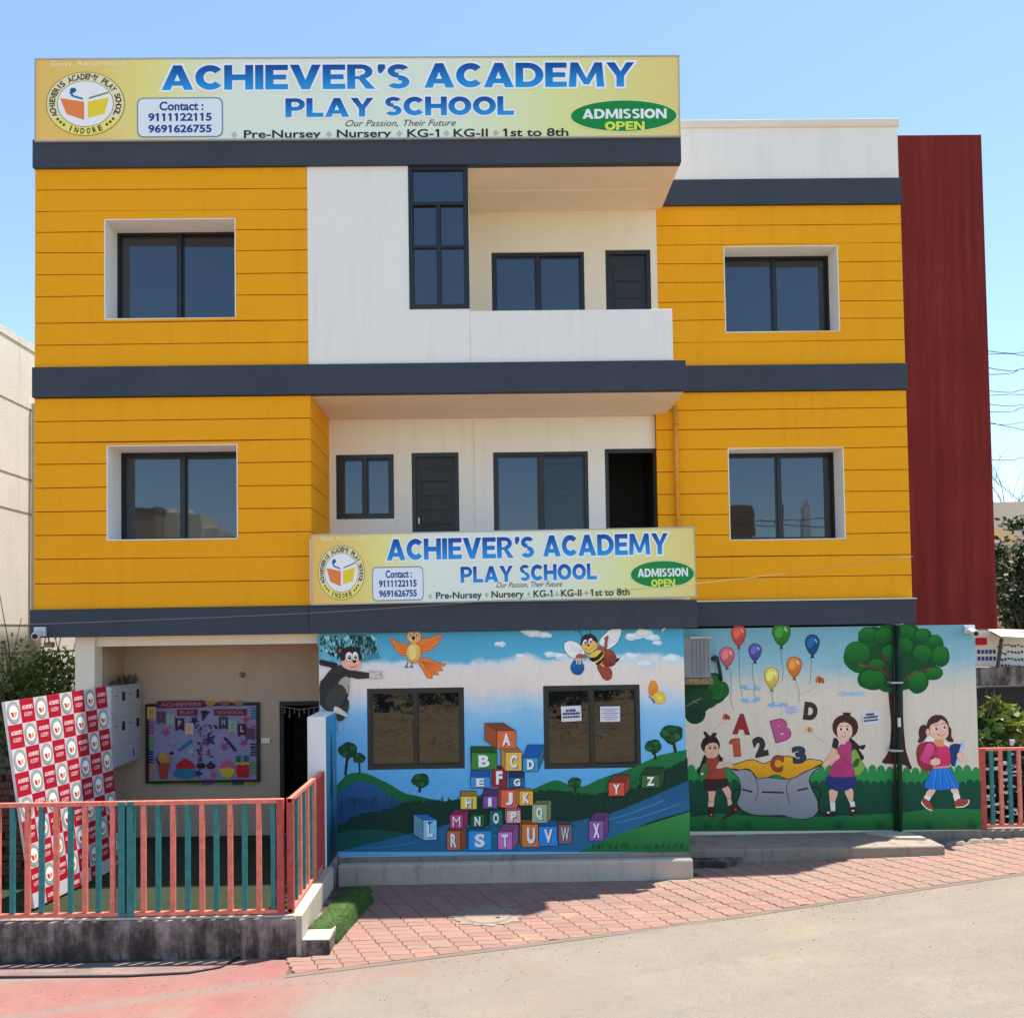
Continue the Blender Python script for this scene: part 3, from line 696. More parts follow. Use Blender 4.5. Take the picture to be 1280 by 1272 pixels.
band(2.6, XR+.01, rt0, rt1, YR-.05); band(2.62, XR+.01, rm0, rm1, YR-.05); band(2.62, XR+.03, rl0, rl1, YR-.05)
bpart('sun_ledge', 'cream', MB().box(2.78, XR+.035, YR-.07, YR-.045, rl1-.004, rl1+.012))
bpart('parapet', 'white', MB().box(2.72, XR-.02, YR-.01, YR+.14, rt1, 10.80))
bpart('coping', 'cream', MB().box(2.72, XR, YR-.05, YR+.18, 10.80, 10.915), bevel=.01)
# shell that keeps the daylight out of the rooms
box('roof_slab', 'cream', XL+.01, 2.6, .3, 9, 9.75, 9.95); box('roof_slab', 'cream', 2.6, XR-.03, YR+.2, 9, 9.75, 9.95)
box('rear_wall', 'cream', XL+.01, XR-.03, 8.8, 9.0, 0, 9.75)
box('end_wall', 'cream', XL, XL+.2, .21, 8.8, zl1, 9.75)
box('end_wall', 'cream', XR-.23, XR-.03, YR+.2, 8.8, 0, 10.8)
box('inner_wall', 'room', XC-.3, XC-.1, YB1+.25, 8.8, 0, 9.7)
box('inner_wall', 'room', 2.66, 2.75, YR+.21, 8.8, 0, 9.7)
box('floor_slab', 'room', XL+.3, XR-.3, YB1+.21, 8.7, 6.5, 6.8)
# maroon stair tower set back at the right
fa, fb, fc, fd = at(1122, 168, 3.2), at(1228, 168, 3.2), at(1145, 780, 3.2), at(1246, 786, 3.2)
mb = MB(); TY = 3.2
mb.box(6.6, (fb.x+fd.x)/2, TY, TY+3.2, fd.z, fb.z)
bpart('maroon_tower', 'maroon', mb, bevel=.012)
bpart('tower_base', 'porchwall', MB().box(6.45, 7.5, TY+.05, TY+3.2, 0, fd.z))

# ------------------------------------------------------------------ ground floor walls with their painted skies
def mural_sky(name, stops, wob=.5, lump=1.6):
    n = NT(name); x, y, z = n.sep(n.coord())
    f = n.noise(lump, 5, .55); f2 = n.noise(4.5, 5, .6); sp = n.noise(80, 3)
    zz = n.math('ADD', z, n.math('MULTIPLY', n.math('SUBTRACT', f, .5), wob))
    zz = n.math('ADD', zz, n.math('MULTIPLY', n.math('SUBTRACT', f2, .5), wob*.25))
    t_ = n.math('DIVIDE', n.math('SUBTRACT', zz, .2), 3.1)
    c = n.ramp(t_, [((h-.2)/3.1, px(*k)) for h, k in stops])
    c = n.mix(1., c, n.ramp(sp, [(.3, (.86, .86, .86)), (.7, (1.06, 1.06, 1.06))]), 'MULTIPLY')
    gm = n.math('MULTIPLY', n.ramp(n.noise(3, 5, .7, n.coord((4, 4, .5))), [(.5, (0, 0, 0)), (.8, (1, 1, 1))]), .18)
    n.col(n.mix(gm, c, (.2, .19, .17))); n.bump(sp, .25, .008); n.b.inputs['Specular IOR Level'].default_value = .2
    return n.set(Roughness=.7)
n = NT('mouldy_concrete'); x_, y_, z_m = n.sep(n.coord())
a_ = n.noise(2.6, 6, .75, n.coord((1, 1, .7))); b_ = n.noise(1.0, 5, .7, n.coord((7, 7, .6))); g_ = n.noise(60, 4, .7)
up = n.n('ShaderNodeMapRange'); up.inputs['From Min'].default_value = .05; up.inputs['From Max'].default_value = .42; n.l(z_m, up.inputs['Value'])
msk = n.math('ADD', n.math('MULTIPLY', a_, .9), n.math('MULTIPLY', b_, .55)); msk = n.math('ADD', msk, n.math('MULTIPLY', up.outputs[0], .10))
c = n.ramp(msk, [(.54, (.022, .017, .015)), (.70, (.060, .046, .040)), (.78, (.14, .11, .095)), (.92, (.32, .27, .235))])
n.col(n.mix(1., c, n.ramp(g_, [(.3, (.7, .7, .7)), (.7, (1.25, 1.25, 1.25))]), 'MULTIPLY')); n.bump(n.math('ADD', g_, a_), .9, .012); MT['mould'] = n.set(Roughness=.95)
MT['sky1'] = mural_sky('painted_sky_blue', [(.4, (110, 170, 205)), (1.3, (88, 162, 208)), (1.85, (108, 172, 212)), (2.2, (134, 184, 212)), (2.38, (180, 198, 208)), (2.52, (222, 203, 190)), (2.78, (225, 208, 196)), (2.86, (205, 208, 208)), (2.93, (85, 165, 190)), (3.25, (70, 150, 180))])
MT['sky2'] = mural_sky('painted_sky_cream', [(.4, (200, 190, 172)), (2.25, (208, 196, 176)), (2.5, (185, 190, 178)), (2.75, (135, 175, 185)), (3.2, (110, 158, 168))], .35)
MT['sidepaint'] = mural_sky('painted_side_panel', [(.3, (15, 50, 60)), (.9, (20, 80, 120)), (1.4, (60, 120, 150)), (2.25, (60, 140, 185))], .5, 2.5)
h1 = opening(459, 859.5, 580.5, 961, 0); h2 = opening(679.5, 856, 800.5, 960, 0)
xr_c = at(857, 920, 0).x
cw = bpart('mural_wall', 'sky1', cells(MB(), AX, -2.235, xr_c, .34, zl0, 0, .2, [h1, h2])); cw['label'] = 'front wall painted with sky, hills, trees and alphabet blocks'
for h in (h1, h2): window(*h, .012, 2, bld, fr=.055, glass='glass2', grille=1, sash=.02)
bpart('side_wall', 'cream', MB().box(xr_c-.2, xr_c-.004, .2, YR, .05, rl0))
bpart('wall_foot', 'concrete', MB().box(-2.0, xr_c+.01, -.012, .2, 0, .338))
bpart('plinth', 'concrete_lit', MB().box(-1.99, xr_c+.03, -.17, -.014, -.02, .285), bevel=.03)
# right-hand mural wall
xr0, xr1 = xr_c-.1, at(1222, 910, YR).x
rw = bpart('mural_wall', 'sky2', MB().box(xr0, xr1, YR, YR+.2, .25, at(1180, 781, YR).z)); rw['label'] = 'recessed wall painted with balloons, children and a tree'
bpart('wall_foot', 'concrete', MB().box(xr0, xr1+.01, YR-.012, YR+.2, 0, .248))
bpart('side_wall', 'cream', MB().box(xr1-.2, xr1-.003, YR+.2, 5, 0, 3.2)); bpart('terrace_slab', 'concrete', MB().box(XR-.02, xr1, YR+.21, 5, 3.12, 3.2))
# wing wall between porch and mural
pa, pb = at(384.5, 1000, -.75), at(408, 1000, -.75)
ww = bpart('wing_wall', 'white', MB().box(pa.x, pb.x, -.75, -.002, -.02, at(396, 895.5, -.75).z), bevel=.012)
MB().box(pb.x+.001, pb.x+.004, -.745, -.004, .25, at(396, 895.5, -.75).z-.01).build('painted_side', 'sidepaint', ww)
mb = MB()
mb.box(pb.x+.005, pb.x+.008, -.42, -.34, .3, 1.5, px(50, 45, 40)); mb.add([(pb.x+.007, -.5, 1.2), (pb.x+.007, -.3, 1.25), (pb.x+.007, -.36, 1.95), (pb.x+.007, -.40, 2.05)], [(0, 1, 2, 3)], px(25, 70, 75))
mb.add([(pb.x+.0075, -.6, .3), (pb.x+.0075, -.15, .3), (pb.x+.0075, -.2, .8), (pb.x+.0075, -.33, 1.0), (pb.x+.0075, -.55, .75)], [(0, 1, 2, 3, 4)], px(10, 45, 45)); mb.build('painted_trunk', 'paint', ww)
# right-hand plinth slabs
sp = onz(1168, 1062, .09)
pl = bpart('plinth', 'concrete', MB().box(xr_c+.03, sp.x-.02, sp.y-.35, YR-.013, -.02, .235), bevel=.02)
# porch: floor, dwarf wall, pillar, back and side walls
PY = -2.66
t = thing('porch_base', 'stained concrete base of the fenced porch with dark mould streaks', 'plinth', (-4.5, -1, 0))

xp = at(370, 1160, PY).x
mb = MB(); mb.box(-9, xp, PY-.02, 1.1, -.05, .40); mb.build('base_wall', 'mould', t, bevel=.012)
mb = MB(); mb.box(-4.35, xp-.03, PY+.0, PY+.14, .401, .425); mb.build('coping', 'concrete_lit', t, bevel=.006)
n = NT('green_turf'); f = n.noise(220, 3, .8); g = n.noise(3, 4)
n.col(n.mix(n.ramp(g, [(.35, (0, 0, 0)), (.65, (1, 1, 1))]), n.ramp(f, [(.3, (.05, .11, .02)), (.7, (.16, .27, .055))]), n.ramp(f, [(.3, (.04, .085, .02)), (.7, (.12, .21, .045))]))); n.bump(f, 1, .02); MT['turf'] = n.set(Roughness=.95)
n = NT('shaded_turf'); f = n.noise(180, 3, .8); g = n.noise(2, 5, .7); n.col(n.mix(n.ramp(g, [(.35, (0, 0, 0)), (.6, (1, 1, 1))]), n.ramp(f, [(.3, (.008, .015, .004)), (.7, (.028, .045, .012))]), n.ramp(f, [(.3, (.015, .026, .006)), (.7, (.05, .065, .02))]))); n.bump(f, 1, .02); MT['turf_shaded'] = n.set(Roughness=.95)  # darker copy of the green turf, porch shade mixed into its colour
xpf = at(352, 1000, PY).x
tag(MB().box(-7.5, xp-.16, PY+.2, 1.08, .402, .412).build('turf_carpet', 'turf_shaded'), 'green artificial turf laid over the porch floor', 'turf')
YBK = 1.1
dpr = opening(350, 876, 400, 1040, YBK); dpr = (dpr[0], dpr[1]+.3, .42, dpr[3])
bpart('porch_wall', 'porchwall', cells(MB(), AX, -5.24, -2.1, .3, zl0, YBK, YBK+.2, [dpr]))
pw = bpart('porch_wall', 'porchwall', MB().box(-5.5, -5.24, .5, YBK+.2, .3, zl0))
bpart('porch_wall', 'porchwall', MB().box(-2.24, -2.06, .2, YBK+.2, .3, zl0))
pil = opening(93.5, 800, 118, 900, .1)
bpart('pillar', 'cream', MB().box(pil[0], pil[1], .1, .36, .38, zl0+.002), bevel=.008)
bpart('beam', 'cream', MB().box(pil[1]+.002, -2.24, .16, .4, at(250, 806, .16).z, zl0+.002))
dd = bpart('door', 'black', cells(MB(), AX, dpr[0], dpr[1], dpr[2], dpr[3], YBK-.01, YBK+.08, [(dpr[0]+.06, dpr[1]-.05, 0, dpr[3]-.06)]))
MB().box(dpr[0]-.1, dpr[1]+.2, YBK+1.4, YBK+1.5, .3, 3).box(dpr[0]-.25, dpr[0]-.1, YBK+.2, YBK+1.5, .3, 3).build('interior', 'black', dd)
mb = MB()
for k in range(9):
    x = dpr[0]+.08+k*.07; mb.tube([(x, YBK-.03, dpr[3]-.1-.012*math.sin(k*1.1)), (x, YBK-.03, dpr[3]-.13-(.1 if k % 2 else .04))], [.006, .012], 6)
mb.tube([(dpr[0]+.03, YBK-.03, dpr[3]-.07), (dpr[0]+.3, YBK-.03, dpr[3]-.12), (dpr[0]+.66, YBK-.03, dpr[3]-.07)], .008, 6)
tag(mb.build('door_garland', 'iron'), 'small beaded garland hanging across the top of the dark porch doorway', 'garland')
mb = MB(); c_ = at(303, 843, YBK); mb.tube([(c_.x, YBK-.05, c_.z), (c_.x, YBK, c_.z)], [.03, .045], 10); tag(mb.build('ceiling_hook', 'wood'), 'small round fitting high on the porch back wall', 'wall fitting')
c_ = at(332, 925, YBK); tag(MB().box(c_.x-.06, c_.x+.07, YBK-.03, YBK-.001, c_.z-.04, c_.z+.04).build('switch_box', 'cream', bevel=.005), 'small cream switch plate between notice board and doorway', 'switch')

# ------------------------------------------------------------------ fences
def fence_run(name, label, P, L, z0, z1, bars, post0=None, post1=None, group='salmon and teal railings of the school', bw=.052):
    """P(u, d, z) -> point; bars: list of (u, colour)"""
    t = thing(name, label, 'fence', P(L/2, 0, z0), group)
    def bx_(nm, mat, u0, u1, d0, d1, a, b):
        vs = [P(u, d, z) for u in (u0, u1) for d in (d0, d1) for z in (a, b)]
        MB().add(vs, [(0, 1, 3, 2), (4, 6, 7, 5), (0, 4, 5, 1), (2, 3, 7, 6), (0, 2, 6, 4), (1, 5, 7, 3)]).build(nm, mat, t, bevel=.004)
    bx_('rail', 'salmon', 0, L, -.022, .022, z1-.045, z1); bx_('rail', 'salmon', 0, L, -.022, .022, z0, z0+.04)
    for u, c in bars: bx_('bar', c, u-bw/2, u+bw/2, -.018, .018, z0+.041, z1-.046)
    for q, c in ((post0, 'teal'), (post1, 'red')):
        if q is not None:
            c = q[1]; bx_('post', c, q[0]-.035, q[0]+.035, -.035, .035, z0-.06, z1-.002)
    return t
rz1 = at(352, 998.5, PY).z; rz0 = at(352, 1141, PY).z-.01
ux = lambda p: at(p, 1070, PY).x
x155 = ux(156.5)
PA = lambda u, d, z: (-6.6+u, PY+.045+d, z)
lst = [(13, 'teal'), (32, 'salmon'), (49.5, 'teal'), (68, 'salmon'), (86, 'teal'), (104, 'salmon'), (121, 'teal'), (139, 'salmon')]
bars = [(ux(p)+6.6, c) for p, c in lst]+[(ux(-5-18*k)+6.6, ('salmon', 'teal')[k % 2]) for k in range(8)]
fence_run('metal_fence', 'left section of the salmon and teal porch railing in front of the chequered banner', PA, x155+6.6-.004, rz0, rz1, bars, (x155+6.6-.045, 'teal'))
lst = [(177.5, 'salmon'), (196, 'teal'), (214.5, 'salmon'), (233, 'teal'), (251, 'salmon'), (269, 'teal'), (286.5, 'salmon'), (304.5, 'teal'), (322.5, 'salmon'), (340.5, 'teal')]
PB = lambda u, d, z: (x155+.004+u, PY+.045+d, z)
fence_run('metal_fence', 'middle section of the porch railing between the teal post pair and the red corner', PB, ux(354)-x155-.004, rz0, rz1, [(ux(p)-x155-.004, c) for p, c in lst], (.04, 'teal'), (ux(354)-x155-.04, 'red'))
XS = ux(361)
PC = lambda u, d, z: (XS+d, PY+.05+u, z)
fence_run('metal_fence', 'side section of the porch railing running back from its red corner post', PC, 1.28, rz0, rz1, [(.12+k*.2, ('salmon', 'teal')[k % 2]) for k in range(6)], (.035, 'red'), (1.24, 'salmon'), bw=.05)
PD = lambda u, d, z: (XS+d, PY+1.34+u, z)
fence_run('metal_fence', 'short shaded end of the porch railing fixed to the white wing wall', PD, .52, rz0+.0, rz1, [(.12+k*.12, 'red') for k in range(3)], (.035, 'red'), (.48, 'red'), bw=.05)  # all bars in the darker red: shade of this end put into the colour
# concrete wall under the side railing
tag(MB().box(xp-.12, xp+.06, PY+.005, -.76, -.02, rz0-.015).build('railing_wall', 'concrete_lit', bevel=.01), 'low concrete wall carrying the side railing next to the green mat', 'wall')
# step and green mat over it
sx0, sx1 = at(370, 1180, PY-.02).x, at(412, 1180, PY-.02).x
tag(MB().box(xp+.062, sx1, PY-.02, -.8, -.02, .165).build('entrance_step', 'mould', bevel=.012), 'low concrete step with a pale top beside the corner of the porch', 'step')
tag(MB().box(xp+.064, sx1-.004, PY-.016, PY+.4, .166, .18).build('step_top', 'concrete_lit', bevel=.004), 'pale layer giving a sunlit tone to the top of the low porch step', 'step top')  # step top in paler concrete: sunlight put into the colour
mb = MB(); prof = [(xp+.065, .190), (sx1-.10, .192), (sx1-.03, .180), (sx1-.01, .14), (sx1, .08), (sx1+.025, .012)]
ys = [PY+.30+k*.1 for k in range(16)]; vs = []; N = len(prof)
for j, y in enumerate(ys):
    for x, z in prof:
        bulge = .05*j/15; vs.append((x+bulge*(x > sx1-.15)+R_.uniform(-.004, .004)+.10*(y-ys[0]) , y, z+R_.uniform(-.004, .004)+.012*math.sin(j*.9)))
mb.add(vs, [(j*N+k, j*N+k+1, (j+1)*N+k+1, (j+1)*N+k) for j in range(15) for k in range(N-1)])
mat_o = mb.build('turf_mat', 'turf', smooth=True); sd = mat_o.modifiers.new('t', 'SOLIDIFY'); sd.thickness = .02; sd.offset = -1
pm = MB(); rr_ = random.Random(3)
for k in range(7000):
    j = rr_.randrange(15); i = rr_.randrange(N-1); u, v = rr_.random(), rr_.random(); A_ = Vector(vs[j*N+i]); B_ = Vector(vs[j*N+i+1]); C_ = Vector(vs[(j+1)*N+i]); D_ = Vector(vs[(j+1)*N+i+1])
    p = A_*(1-u)*(1-v)+B_*u*(1-v)+C_*(1-u)*v+D_*u*v; nn = (B_-A_).cross(C_-A_).normalized(); nn = nn if nn.z > -.1 else -nn
    tp = p+nn*rr_.uniform(.004, .012)+Vector((rr_.uniform(-.012, .012), rr_.uniform(-.012, .012), 0)); q = Vector((rr_.uniform(-1, 1), rr_.uniform(-1, 1), 0)).normalized()*.004; c_ = rr_.random()
    pm.add([p-q, p+q, tp], [(0, 1, 2)], (c_, c_, c_))
MT['pile'] = leafmat('turf_pile', (.03, .075, .012), (.065, .13, .025), (.12, .21, .045)); tag(pm.build('pile', 'pile', mat_o), None, None, None, 'stuff')
tag(mat_o, 'green turf mat draped over the entrance step by the railing', 'mat')
# right-hand railing beyond the mural
zf1, zf0 = at(1250, 934, 1.5).z, at(1250, 1033, 1.5).z
u_ = lambda p: at(p, 985, 1.5).x
PE = lambda u, d, z: (u_(1226)+u, 1.5+d, z)
fence_run('metal_fence', 'salmon and teal railing at the far right beyond the painted wall', PE, 3.2, zf0, zf1, [(u_(p)-u_(1226), c) for p, c in ((1240, 'teal'), (1251.5, 'salmon'), (1263, 'teal'), (1274.5, 'salmon'))]+[(u_(1286+k*11.5)-u_(1226), ('teal', 'salmon')[k % 2]) for k in range(10)], (.03, 'red'), bw=.055)
tag(MB().box(xr1+.01, 13, 1.42, 1.7, -.05, zf0-.03).build('boundary_wall', 'concrete', bevel=.015), 'low dark concrete wall under the far right railing', 'wall')

# ------------------------------------------------------------------ mural on the central wall
K = (25, 22, 22)
def scallop(x0, x1, y, r, ybot, n, j=4):
    pts = [(x0, ybot)]
    for k in range(n):
        a = x0+(x1-x0)*k/n; b = x0+(x1-x0)*(k+1)/n; rr = (b-a)/2; yy = y+R_.uniform(-j, j)
        for q in range(1 if k else 0, 6): t_ = math.pi*(1-q/5); pts.append(((a+b)/2+rr*math.cos(t_)*1.0, yy-r*math.sin(t_)))
    return pts+[(x1, ybot)]
def jag(xs, amp, step):
    out = []
    for (x0, y0), (x1, y1) in zip(xs, xs[1:]):
        n_ = max(1, int(abs(x1-x0)/step))
        for k in range(n_):
            t_ = k/n_; out.append((x0+(x1-x0)*t_, y0+(y1-y0)*t_+R_.uniform(-amp, amp)))
    return out+[xs[-1]]
def osm(p, n=4):
    ex = [p[0]]+p+[p[-1]]; out = []
    for i in range(1, len(ex)-2):
        p0, p1, p2, p3 = (Vector(ex[i+k-1]) for k in range(4))
        for j in range(n):
            t = j/n; q = .5*((2*p1)+(-p0+p2)*t+(2*p0-5*p1+4*p2-p3)*t*t+(-p0+3*p1-3*p2+p3)*t**3); out.append((q.x, q.y))
    return out+[p[-1]]
# landscape, in photograph pixels
P = Paint(0, base=.0012)
yb = 1064
hill = osm([(419, 985), (424, 978), (436, 967), (456, 966), (482, 977), (505, 990), (525, 995), (560, 1001), (590, 996), (622, 986), (660, 987), (692, 975), (708, 979), (722, 983), (735, 980), (752, 972), (783, 962), (806, 952), (826, 943), (858, 936.5)])
P.poly([(418.5, yb)]+hill+[(862.5, yb)], (28, 105, 55), False, c2=(20, 80, 45)); P.piece('painted_hill', cw)
P.poly([(419.5, 996), (432, 984), (447, 976), (466, 980), (486, 993), (506, 1004), (504, 1016), (484, 1014), (460, 1026), (420, 1034)], (38, 82, 128), c2=(22, 58, 92)); P.piece('painted_mountain', cw)
P.poly([(420, 1012), (440, 996), (462, 1001), (488, 1006), (504, 1012), (480, 1016), (450, 1020), (420, 1026)], (28, 66, 108)); P.piece('painted_mountain', cw)
P.poly([(419.5, yb)]+[(419.5, 1036)]+jag([(420, 1034), (445, 1018), (480, 1012), (505, 1002), (560, 1000), (600, 996), (640, 992), (690, 987), (740, 993), (790, 985), (820, 970), (859.5, 946)], 2.2, 3)+[(862.5, yb)], (14, 46, 34), False, c2=(16, 56, 44)); P.piece('painted_forest', cw)
P.poly([(420, 1044), (450, 1036), (500, 1040), (520, 1046), (480, 1054), (421, 1064)], (20, 78, 70)); P.piece('painted_slope', cw)
P.poly([(421, 1064), (470, 1052), (520, 1040), (560, 1030), (620, 1032), (700, 1030), (760, 1018), (800, 1002), (860.5, 975), (862, 1012), (820, 1024), (780, 1040), (745, 1056), (725, 1064)], (30, 80, 118), False, c2=(38, 98, 132))
for a, b in (((560, 1040), (700, 1046)), ((740, 1030), (830, 1000)), ((450, 1060), (520, 1052)), ((770, 1028), (850, 1004))):
    P.line([a, ((a[0]+b[0])/2, (a[1]+b[1])/2+2), b], (58, 118, 155), 1.4)
P.piece('painted_river', cw)
P.poly([(722, 1064.5), (750, 1052), (790, 1036), (830, 1024), (862, 1014), (862.5, 1064.5)], (48, 128, 62), False, c2=(30, 96, 48))
for k in range(46):
    x = R_.uniform(740, 860); y0 = 1062-R_.uniform(0, 4)
    P.line([(x, y0), (x+R_.uniform(-2, 2), y0-R_.uniform(3, 8))], (18, 60, 30), .8)
for k in range(120):
    x = R_.uniform(425, 858); yy = 1000 if x < 790 else 975; P.line([(x, yy+R_.uniform(-2, 14)), (x+R_.uniform(-1.5, 1.5), yy-R_.uniform(0, 6))], (22, 70, 46), .8)
tag(P.done('painted_grass', cw), None, None, None, 'stuff')
# small round trees
P = Paint(0, 390, 770, 3.976, base=.013)
def mtree(P, x, y, r, xb, yb, s=1.):
    P.line([(x, y+r*.3), ((x+xb)/2, (y+yb)/2), (xb, yb)], (38, 34, 28), r*.26)
    for a in (-.45, .4): P.line([(x, y+r*.95), (x+a*r, y+r*.35)], (38, 34, 28), r*.13)
    P.e(x, y, r, r*.82, (18, 52, 30), wob=.10)
    for k in range(7):
        an = k*.9+x; P.e(x+math.cos(an)*r*.55, y+math.sin(an)*r*.42, r*.36, r*.3, [(26, 74, 36), (20, 60, 32), (38, 92, 44)][k % 3], wob=.1)
for a in ((180, 665, 48, 166, 790), (235, 704, 31, 238, 782), (540, 815, 44, 534, 875)): mtree(P, *a); P.piece('painted_tree', cw)
P = Paint(0, 620, 770, 3.742, base=.013)
for a in ((736, 608, 39, 746, 668), (822, 550, 53, 840, 636), (369, 777, 31, 372, 824)): mtree(P, *a); P.piece('painted_tree', cw)
# clouds
P = Paint(0, 620, 770, 3.742, base=.0008)
for cx, cy, r in ((150, 72, 26), (185, 82, 30), (230, 88, 24), (20, 130, 22), (690, 82, 38), (640, 96, 30), (735, 100, 26), (755, 124, 18), (115, 185, 20), (300, 185, 26), (255, 178, 24), (640, 190, 36), (820, 200, 40), (700, 225, 40), (590, 200, 26)):
    P.e(cx, cy, r*1.3, r*.55, (190, 205, 208), wob=.2); P.e(cx-r*.2, cy-r*.14, r*.7, r*.3, (214, 220, 216), wob=.2); P.piece('painted_cloud', cw)
# monkey with hanging leaves
P = Paint(0, 380, 780, 5.781, base=.010)
P.poly([(118, 68), (470, 62), (520, 120), (560, 220), (500, 200), (440, 270), (380, 200), (250, 215), (200, 250), (140, 270), (118, 200)], (70, 135, 145), c2=(110, 170, 185))
for k in range(210):
    x = R_.uniform(122, 520); y = R_.uniform(75, 120+150*(1-abs(x-330)/330)); d = R_.uniform(-.5, .9)
    P.poly([(x, y), (x+7+d*10, y+12), (x+d*20, y+30), (x-6+d*8, y+14)], R_.choice([(18, 52, 58), (26, 78, 80), (110, 180, 185), (24, 66, 60), (150, 205, 200)]))
for k in range(12): P.line([(330+k*10, 75), (400+k*10, 160), (430+k*11, 270-k*2)], (24, 60, 62), 3)
P.poly([(119, 255), (180, 268), (240, 280), (232, 318), (170, 305), (119, 292)], (42, 36, 32))
P.poly([(275, 690), (252, 715), (248, 760), (268, 778), (286, 760), (286, 720), (272, 700)], (150, 165, 165)); P.poly([(272, 708), (260, 725), (258, 752), (268, 764), (277, 750), (276, 720)], (110, 165, 215))
P.poly([(240, 640), (280, 560), (322, 545), (326, 600), (290, 685), (255, 698), (240, 680)], (48, 56, 50))
P.poly([(118, 560), (118, 430), (150, 385), (205, 318), (285, 292), (360, 335), (474, 352), (478, 384), (400, 392), (330, 384), (326, 440), (322, 500), (305, 560), (262, 625), (190, 636), (140, 610)], (48, 46, 42), edge=K, ew=3)
P.poly([(285, 384), (326, 385), (324, 440), (318, 500), (298, 480), (250, 432)], (158, 150, 134))
P.poly([(150, 580), (165, 510), (205, 455), (258, 432), (300, 465), (308, 510), (285, 560), (262, 600), (235, 600), (215, 632), (175, 625)], (58, 60, 54), edge=(34, 34, 32), ew=3)
P.poly([(222, 592), (258, 602), (300, 632), (322, 655), (308, 670), (272, 655), (220, 634)], (204, 190, 170), edge=K)
P.line([(122, 585), (150, 618), (190, 636)], (190, 180, 160), 5)
P.e(262, 190, 27, 30, (42, 34, 32), edge=K); P.e(262, 192, 14, 18, (120, 80, 66)); P.e(388, 192, 20, 26, (42, 34, 32), edge=K)
P.poly([(272, 260), (266, 215), (288, 178), (335, 162), (382, 175), (406, 205), (408, 262), (370, 300), (310, 300)], (44, 36, 34), edge=K)
P.poly([(300, 225), (318, 200), (345, 205), (352, 235), (372, 205), (392, 212), (396, 240), (400, 262), (415, 282), (402, 318), (362, 334), (310, 322), (274, 296), (276, 266), (300, 256)], (226, 160, 138))
for x, y, a, b in ((328, 232, 25, 33), (371, 228, 21, 30)): P.e(x, y, a, b, (232, 226, 214), edge=K); P.e(x+2, y+8, a*.5, b*.5, (28, 20, 18)); P.e(x, y+2, a*.18, b*.18, (235, 235, 235))
P.e(366, 268, 15, 11, (50, 30, 28)); P.line([(330, 300), (352, 312), (372, 303), (388, 296)], (130, 30, 30), 4)
P.poly([(474, 352), (492, 332), (505, 348), (556, 338), (568, 346), (545, 356), (566, 366), (566, 384), (545, 392), (490, 388), (474, 382)], (200, 186, 172), edge=(90, 80, 74))
for y in (356, 366, 376): P.line([(520, y), (560, y+2)], (120, 105, 98), 2)
P.done('painted_monkey', cw)
# bird
P = Paint(0, 390, 770, 3.976, base=.010); O = (222, 118, 52); OD = (150, 70, 30)
P.poly([(530, 232), (556, 205), (590, 214), (630, 230), (668, 238), (640, 255), (652, 268), (622, 276), (630, 290), (600, 292), (596, 308), (572, 304), (552, 270)], O, edge=OD)
for k in range(6): P.line([(545, 225), (600+k*9, 292-k*11)], OD, 1.8)
P.poly([(474, 140), (430, 130), (392, 104), (392, 125), (410, 150), (408, 162), (432, 178), (436, 190), (462, 192), (482, 180)], O, edge=OD)
for k in range(4): P.line([(470, 152+k*9), (412+k*9, 128+k*18)], OD, 1.8)
P.poly([(515, 160), (535, 118), (590, 105), (642, 87), (646, 102), (630, 120), (632, 135), (606, 152), (600, 168), (575, 170), (568, 182), (540, 180), (522, 178)], O, edge=OD)
for k in range(4): P.line([(535, 150+k*7), (625-k*14, 110+k*20)], OD, 1.8)
P.e(505, 182, 38, 50, (230, 178, 96), edge=OD, c2=(216, 140, 60)); P.e(500, 180, 20, 36, (238, 196, 120))
P.poly([(472, 108), (478, 76), (490, 66), (496, 74), (508, 62), (520, 72), (532, 66), (542, 92), (540, 116), (520, 134), (494, 134)], (226, 160, 84), edge=OD)
for x in (492, 520): P.e(x, 90, 9, 10, (240, 232, 214), edge=K, ew=1.5); P.e(x, 92, 4, 5, K)
P.e(500, 112, 14, 10, (240, 206, 150)); P.poly([(494, 104), (508, 100), (512, 112), (502, 120)], (40, 30, 30))
for x in (470, 494): P.line([(x+6, 228), (x, 246)], (70, 50, 40), 4); [P.line([(x, 244), (x+d, 256)], (70, 50, 40), 3.5) for d in (-10, 0, 9)]
P.done('painted_bird', cw)
# bee with a blue bucket
P = Paint(0, 690, 775, 7.27, base=.010); BR = (150, 68, 48)
P.line([(270, 150), (250, 100), (225, 72), (210, 84), (216, 100)], (30, 50, 48), 6); P.line([(350, 130), (346, 90), (338, 55)], (30, 50, 48), 6)
P.poly([(300, 300), (262, 345), (200, 346), (150, 320), (112, 262), (112, 212), (150, 186), (215, 196), (262, 230)], (236, 226, 216), edge=(70, 44, 36), ew=4)
P.poly([(425, 205), (455, 150), (520, 90), (590, 70), (628, 82), (626, 130), (590, 205), (520, 262), (470, 250)], (236, 226, 216), edge=(70, 44, 36), ew=4)
for k in range(3): P.line([(280, 300-k*12), (165-k*4, 270-k*24)], (150, 120, 110), 2.5); P.line([(440+k*14, 235), (560+k*20, 130+k*22)], (150, 120, 110), 2.5)
P.poly([(412, 425), (440, 405), (500, 415), (540, 460), (540, 520), (505, 545), (462, 525), (435, 480)], BR, edge=(60, 28, 22), ew=4)
P.poly([(440, 400), (472, 388), (490, 402), (470, 420)], (226, 186, 130))
P.poly([(560, 320), (590, 348), (622, 332), (598, 372), (570, 380)], (30, 26, 26))
